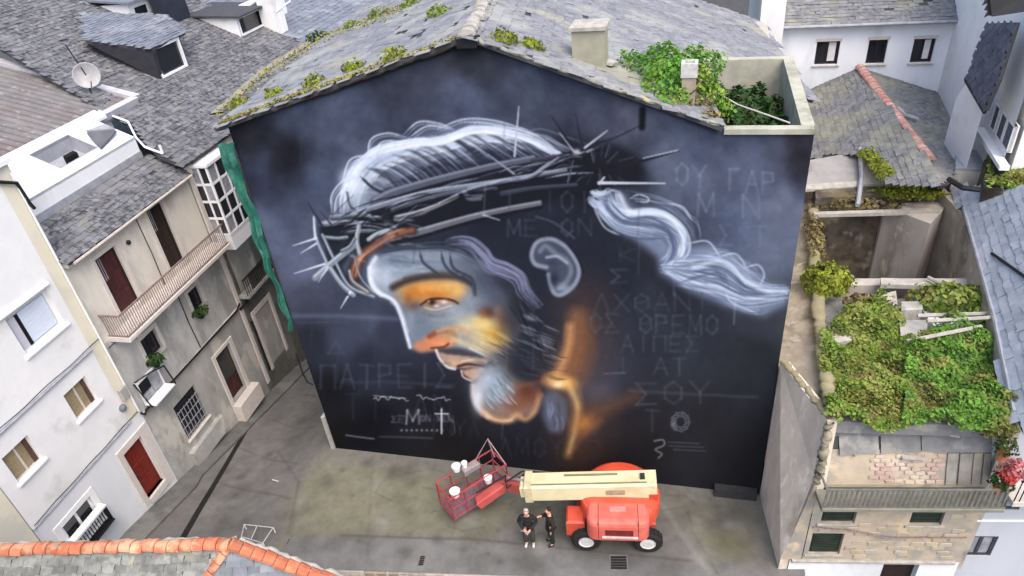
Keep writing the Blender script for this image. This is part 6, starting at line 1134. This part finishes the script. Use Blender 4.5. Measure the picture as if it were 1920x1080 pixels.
# ---------------------------------------------------------------- the boom lift
yaw = math.radians(188); BP = A(11.42, -1.93, .26); LF = Fr(BP, (math.cos(yaw), math.sin(yaw), 0), (math.sin(yaw), -math.cos(yaw), 0), Z3)   # a forward, b towards the camera, c up
LF.v = A(-math.sin(yaw), math.cos(yaw), 0)
if LF.v[1] > 0: LF.v = -LF.v
BL = thing('boom_lift', 'red boom lift with a cream telescopic boom folded along the mural wall', 'boom lift', BP)
def rbox(mb, fr, a0, a1, b0, b1, c0, c1, r):                         # plan-rounded block with softened top
    def ring(i, c): 
        pts = []; 
        for (x, y, s0) in ((a1-r, b1-r, 0), (a0+r, b1-r, 90), (a0+r, b0+r, 180), (a1-r, b0+r, 270)):
            for k in range(5): q = math.radians(s0+k*22.5); pts.append(fr.P(x+(r-i)*math.cos(q), y+(r-i)*math.sin(q), c))
        return pts
    n0 = len(mb.v); R_ = [ring(0, c0), ring(0, c1-.18), ring(.03, c1-.08), ring(.09, c1-.02), ring(.18, c1)]
    for q in R_: mb.v += [tuple(p) for p in q]
    for j in range(len(R_)-1):
        for i in range(20): mb.f.append((n0+j*20+i, n0+j*20+(i+1) % 20, n0+(j+1)*20+(i+1) % 20, n0+(j+1)*20+i)); mb.m.append(0)
    mb.f.append(tuple(n0+80+i for i in range(20))); mb.m.append(0); mb.f.append(tuple(n0+i for i in reversed(range(20)))); mb.m.append(0); return mb
MB().bev(LF, -1.25, 1.3, -.55, .55, .42, .8, .05).box(LF, .85, 1.15, -.9, .9, .38, .6).box(LF, -1.15, -.85, -.9, .9, .38, .6).build('chassis', M_LPINK, BL)
MB().bev(LF, 1.0, 1.6, .15, .85, .5, 1.15, .06).build('front_box', M_LRED, BL)
MB().lathe(Fr(LF.P(0,0,.8), LF.u, LF.v, Z3), [(.6,0),(.6,.16)], 24).build('slew_ring', M_IRON, BL)
hood = rbox(MB(), LF, -1.0, .92, .42, 1.34, .97, 1.78, .3).build('engine_cover', mat('sun_faded_red', (200,104,92), (188,88,76), 2, rough=.45), BL, 'paler red engine cover facing the camera', smooth=False)
MB().box(LF, -.5, .35, 1.335, 1.36, 1.22, 1.46).build('grille', mat('dark_red_recess', (110,34,30), (90,28,26), 4), hood); MB().box(LF, -.65, .45, 1.335, 1.38, 1.10, 1.16).build('handle_bar', M_HUB, hood); MB().box(LF, .55, .565, .6, 1.345, 1.0, 1.787).box(LF, -.66, -.645, .6, 1.345, 1.0, 1.787).build('panel_gap', M_IRON, hood); MB().box(LF, -.3, .2, .7, .9, 1.775, 1.79).build('dust_streak', mat('pink_dust', (206,130,122), (196,112,104), 5), hood)  # dark red plate on the cover paints the shade of a recess, no grille
MB().lathe(Fr(LF.P(-.12,-.02,0), LF.u, LF.v, Z3), [(1.0,.93),(1.22,.97),(1.28,1.08),(1.28,1.5),(1.24,1.62),(1.12,1.72),(.9,1.77),(.001,1.78)], 40).build('turntable_cover', mat('orange_red_paint', (204,80,58), (192,72,52), 2, rough=.42, c4=(176,78,62), s4=2.5), BL, 'orange red round turntable cover', smooth=False)
MB().bev(LF, -1.0, .7, -.4, .4, .95, 1.5, .04).build('turntable', M_LRED, BL)
sl_ = .06; BF = Fr(LF.P(-1.3, 0, 1.75), unit(LF.u-Z3*sl_), LF.v, unit(np.cross(unit(LF.u-Z3*sl_), LF.v))); 
if BF.w[2] < 0: BF.w = -BF.w
bo = MB().bev(BF, 0, 4.15, -.33, .33, 0, .62, .05).build('boom', M_LCREAM, BL, 'cream outer boom section')
MB().bev(BF, 4.15, 4.35, -.25, .25, .08, .54, .04).build('inner_boom', M_LCREAM, bo); MB().box(BF, 1.2, 2.9, -.16, -.1, .622, .66).box(BF, .3, 4.1, .2, .24, .622, .65).build('cable_track', mat('olive_grey', (120,120,96), (108,108,88), 3), bo); MB().box(BF, .35, .5, -.1, .1, .622, .7).build('pivot_block', M_DGREEN, bo); MB().box(BF, .1, 4.1, -.4, -.34, .1, .5).build('hose_tray', M_LPINK, bo)
MB().box(BF, .0, .25, -.37, .37, -.1, .2).build('pivot_bracket', M_LRED, bo)
J0 = BF.P(4.2, 0, .3); PC = A(6.45, -1.75, .55); pa = math.radians(50); PF = Fr(PC, (math.cos(pa), math.sin(pa), 0), (math.sin(pa), -math.cos(pa), 0), Z3)
J1 = onz(950, 905, 1.5); J2 = PF.P(-.25, .62, .35)
def beam(p, q, w, h): d = unit(q-p); s = unit(np.cross(d, Z3)); return Fr(p, d, s, np.cross(s, d)), np.linalg.norm(q-p)
jf, jl = beam(J0, J1, 0, 0); jb = MB().bev(jf, 0, jl+.1, -.2, .2, -.18, .2, .04); jf2, jl2 = beam(J1, J2, 0, 0); jb.bev(jf2, -.1, jl2, -.18, .18, -.16, .16, .04); jb.build('jib', M_LPINK, BL, 'faded red knuckle arm carrying the platform')
MB().tube([J0+Z3*.28, J1+Z3*.26], .05, 8).build('jib_cylinder', M_GALV, BL); MB().tube([BF.P(3.2,-.36,.5), BF.P(4.3,-.36,.62), jf.P(jl*.5,-.3,.3), J1+Z3*.35, J2+Z3*.5], .03, 6).tube([BF.P(3.0,-.42,.4), BF.P(4.2,-.44,.45), jf.P(jl*.5,-.36,.1), J1+Z3*.2], .028, 6).build('hoses', M_IRON, BL); MB().box(BF, 1.0, 1.6, .331, .336, .2, .42).build('grime_patch', mat('boom_grime', (150,142,116), (132,126,106), 6), bo); MB().bev(BF, 3.95, 4.2, -.37, .37, -.04, .66, .03).build('boom_collar', mat('dull_cream', (190,178,142), (170,160,130), 4), bo)
pf_ = MB().box(PF, -1.15, 1.15, -.45, .45, -.02, .03).build('platform_floor', mat('mauve_grey_grating', (116,92,98), (98,78,86), 8), BL)
L_, Wd = 1.15, .45; crn = [(-L_,-Wd),(L_,-Wd),(L_,Wd),(-L_,Wd)]
for z in (.1, .58, 1.08):
    for i in range(4): MB().tube([PF.P(*crn[i], z), PF.P(*crn[(i+1) % 4], z)], .032 if z > 1 else .026, 6).build('guard_rail', M_LRAIL, BL)
for x, y in crn+[(0,-Wd),(0,Wd),(-.6,Wd),(.6,-Wd),(.6,Wd),(-.6,-Wd)]: MB().tube([PF.P(x, y, 0), PF.P(x, y, 1.08)], .03, 6).build('guard_post', M_LRAIL, BL)
MB().tube([PF.P(.5,-.45,1.08), PF.P(1.0,-.3,1.85), PF.P(1.15,.45,1.08)], .024, 6).tube([PF.P(1.0,-.3,1.85), PF.P(1.05,-.1,1.08)], .022, 6).build('overhead_bar', mat('pinkish_grey_tube', (150,126,128), (134,112,114), 4), BL)
MB().bev(PF, -.2, .45, -.38, -.1, .98, 1.22, .04).build('control_box', mat('grey_console', (138,128,130), (120,112,114), 4), BL)
for i, (x, y, z, r, lab) in enumerate((( -.35,-.35,1.22,.15,'larger white paint bucket standing on the far rail of the lift platform'), (-.05,-.3,1.2,.1,'smaller white paint bucket beside the larger one on the lift platform'), (-.85,.28,.9,.17,'white paint bucket at the near corner of the lift platform'), (.35,.5,.85,.14,'white paint bucket at the arm side of the lift platform'))):
    p = PF.P(x, y, z); t = thing('paint_bucket', lab, 'bucket', p, 'paint buckets on the lift'); MB().lathe(Fr(p, (1,0,0), (0,1,0), Z3), [(r*.8,0),(r,.20),(r*1.08,.21),(r*1.08,.23)], 14).build('pail', M_WPLAST, t); MB().lathe(Fr(p+Z3*.23, (1,0,0), (0,1,0), Z3), [(r*.98,0),(r*.9,.02)], 14).build('lid', mat('pail_lid', (206,202,204), (196,192,194), 5), t)
    if z < 1: MB().box(Fr(p, PF.u, PF.v, Z3), -r, r, -r, r, -.06, 0).build('shelf', M_LRAIL, BL)
for sx in (.97, -.97):
    for sy in (1, -1):
        wf = Fr(LF.P(sx, sy*.72, .44), LF.u, Z3, LF.v*sy); w = MB().lathe(wf, [(.20,0),(.40,.0),(.45,.05),(.45,.30),(.40,.35),(.26,.35),(.24,.30)], 26).build('wheel', M_TYRE, BL)
        MB().lathe(wf, [(.001,.29),(.12,.31),(.23,.30),(.245,.345),(.23,.345),(.20,.325),(.10,.345),(.001,.345)], 20).build('hub', M_HUB, w)
        tb = MB()
        for i in range(18):
            q = 2*math.pi*i/18; f_ = Fr(wf.P(.445*math.cos(q), .445*math.sin(q), .17), wf.u*-math.sin(q)+wf.v*math.cos(q), wf.w, wf.u*math.cos(q)+wf.v*math.sin(q)); tb.box(f_, -.04, .04, -.12, .12, 0, .025)
        tb.build('tread', M_TYRE, w)
# two people standing in front of the boom
M_SKIN = mat('skin', (196,148,124), (184,136,112), 8, rough=.55); M_GREYHAIR = mat('grey_hair', (168,164,158), (140,136,132), 30); M_DKHAIR = mat('dark_hair', (40,32,28), (28,22,20), 30)
M_BLACKCLOTH = mat('black_jacket_cloth', (26,26,27), (34,34,35), 8, rough=.9, bump=.2); M_GREYCLOTH = mat('grey_trouser_cloth', (60,60,58), (50,50,49), 8, rough=.9, bump=.2); M_DKCLOTH = mat('dark_brown_cloth', (40,37,34), (32,30,28), 8, rough=.9)
def skinned(name, V, E, Rr, m, parent, root=0, sub_=2):
    me = bpy.data.meshes.new(name); me.from_pydata([tuple(v) for v in V], E, []); o = bpy.data.objects.new(name, me); COL.objects.link(o)
    md = o.modifiers.new('skin', 'SKIN'); md.use_smooth_shade = True
    for i, r in enumerate(Rr): me.skin_vertices[0].data[i].radius = r if isinstance(r, tuple) else (r, r); me.skin_vertices[0].data[i].use_root = (i == root)
    ss = o.modifiers.new('sub', 'SUBSURF'); ss.levels = ss.render_levels = sub_
    dg = bpy.context.evaluated_depsgraph_get(); m2 = bpy.data.meshes.new_from_object(o.evaluated_get(dg)); bpy.data.objects.remove(o); m2.name = name; m2.materials.clear(); m2.materials.append(m)
    m2.polygons.foreach_set('use_smooth', [True]*len(m2.polygons)); r_ = bpy.data.objects.new(name, m2); link(r_, parent); BASE[r_.name] = A(0,0,0); return r_
def person(label, p, face, arms, hair_m, top_m, leg_m, shoe_m, lean=0.):
    t = thing('person', label, 'person', p, None, face)                # local: +y is the way they look, x to their left
    hip, kn, an_ = .93, .50, .08
    V = [(0,0,.98),(0,-.01,1.18),(0,.0,1.38),(0,.01,1.50),(0,.03,1.60),(0,.035,1.70)]; Rr = [(.13,.09),(.12,.085),(.135,.09),(.055,.055),(.075,.088),(.070,.088)]; E = [(0,1),(1,2),(2,3),(3,4),(4,5)]
    for sx in (1, -1):
        n = len(V); V += [(sx*.10,0,.90),(sx*.11,.015,.50),(sx*.115,-.02,.10),(sx*.13,.12,.04)]; Rr += [.066,.044,.032,.03]; E += [(0,n),(n,n+1),(n+1,n+2),(n+2,n+3)]
        el_, wr_ = arms[0 if sx > 0 else 1]; n = len(V); V += [(sx*.18,-.005,1.40), el_, wr_]; Rr += [.040,.034,.028]; E += [(2,n),(n,n+1),(n+1,n+2)]
        w_ = A(*wr_); d = unit(w_-A(*el_)); sd = unit(np.cross(d, (0,0,1) if abs(d[2]) < .9 else (0,1,0))); up_ = np.cross(sd, d); pm = len(V); V.append(tuple(w_+d*.075)); Rr.append((.036,.02)); E.append((n+2, pm))
        for k, (o_, l_) in enumerate(((-.03,.075),(-.01,.085),(.01,.08),(.03,.062))):
            q = len(V); b0 = w_+d*.09+sd*o_; V += [tuple(b0), tuple(b0+d*l_*.55-up_*.012), tuple(b0+d*l_-up_*.034)]; Rr += [.0095,.0085,.007]; E += [(pm,q),(q,q+1),(q+1,q+2)]
        q = len(V); V += [tuple(w_+d*.03-sd*.035), tuple(w_+d*.075-sd*.055-up_*.01)]; Rr += [.011,.009]; E += [(n+2,q),(q,q+1)]
    b = skinned('body', V, E, Rr, M_SKIN, t)
    J = [0,1,2]; jv = [V[i] for i in (0,1,2)]+[(0,.005,1.46)]; je = [(0,1),(1,2),(2,3)]; jr = [(.18,.135),(.17,.13),(.185,.13),(.10,.085)]
    jv[0] = (0,0,.90)
    for sx in (1, -1): el_, wr_ = arms[0 if sx > 0 else 1]; n = len(jv); jv += [(sx*.185,-.005,1.40), el_, wr_]; jr += [.082,.07,.056]; je += [(2,n),(n,n+1),(n+1,n+2)]
    skinned('jacket', jv, je, jr, top_m, t)
    tv = [(0,0,.97)]; te, tr_ = [], [(.175,.135)]
    for sx in (1, -1): n = len(tv); tv += [(sx*.10,0,.86),(sx*.11,.015,.50),(sx*.115,-.01,.12)]; tr_ += [.112,.092,.08]; te += [(0,n),(n,n+1),(n+1,n+2)]
    skinned('trousers', tv, te, tr_, leg_m, t)
    for sx in (1, -1): skinned('shoe', [(sx*.115,-.05,.05),(sx*.12,.06,.045),(sx*.13,.17,.035)], [(0,1),(1,2)], [.05,.05,.04], shoe_m, t)
    skinned('hair', [(0,-.03,1.63),(0,-.005,1.74),(0,.06,1.77)], [(0,1),(1,2)], [(.088,.075),(.085,.075),(.07,.035)], hair_m, t)
    for sx in (1, -1):
        MB().lathe(Fr((sx*.028,.118,1.675), (1,0,0), Z3, (0,1,0)), [(.011,0),(.008,.006),(.001,.008)], 8).build('eye', M_DKHAIR, t); skinned('ear', [(sx*.078,.03,1.64),(sx*.084,.02,1.68)], [(0,1)], [.014,.018], M_SKIN, t, sub_=1)
    skinned('nose', [(0,.115,1.675),(0,.142,1.645)], [(0,1)], [.010,.015], M_SKIN, t, sub_=1); MB().box(WR, -.024, .024, .115, .124, 1.60, 1.612).build('mouth', mat('lip', (150,90,84), (140,80,76), 9), t)
    return t
p = ong(994,1020); person('person with grey hair in a black jacket holding a white sheet of paper', p, math.radians(188), (((.30,-.04,1.14),(.10,.20,1.02)),((-.30,-.04,1.14),(-.09,.22,1.02))), M_GREYHAIR, M_BLACKCLOTH, M_GREYCLOTH, M_HUB)
sh = Fr(p+A(0,-.27,1.0), (1,0,0), unit(A(0,-.5,.85)), unit(A(0,-.85,-.5))); mono('paper_sheet', MB().box(sh, -.13, .13, -.03, .17, 0, .006), M_WPLAST, 'white sheet of paper held at the waist in two hands', 'paper', at=sh.o)
person('person in dark brown clothes standing close to the right of the grey haired one', ong(1035,1018), math.radians(118), (((.26,.05,1.14),(.16,.24,1.28)),((-.25,-.06,1.13),(-.22,.04,.88))), M_DKHAIR, M_DKCLOTH, M_BLACKCLOTH, M_BLK)
print('objects', len(bpy.data.objects))
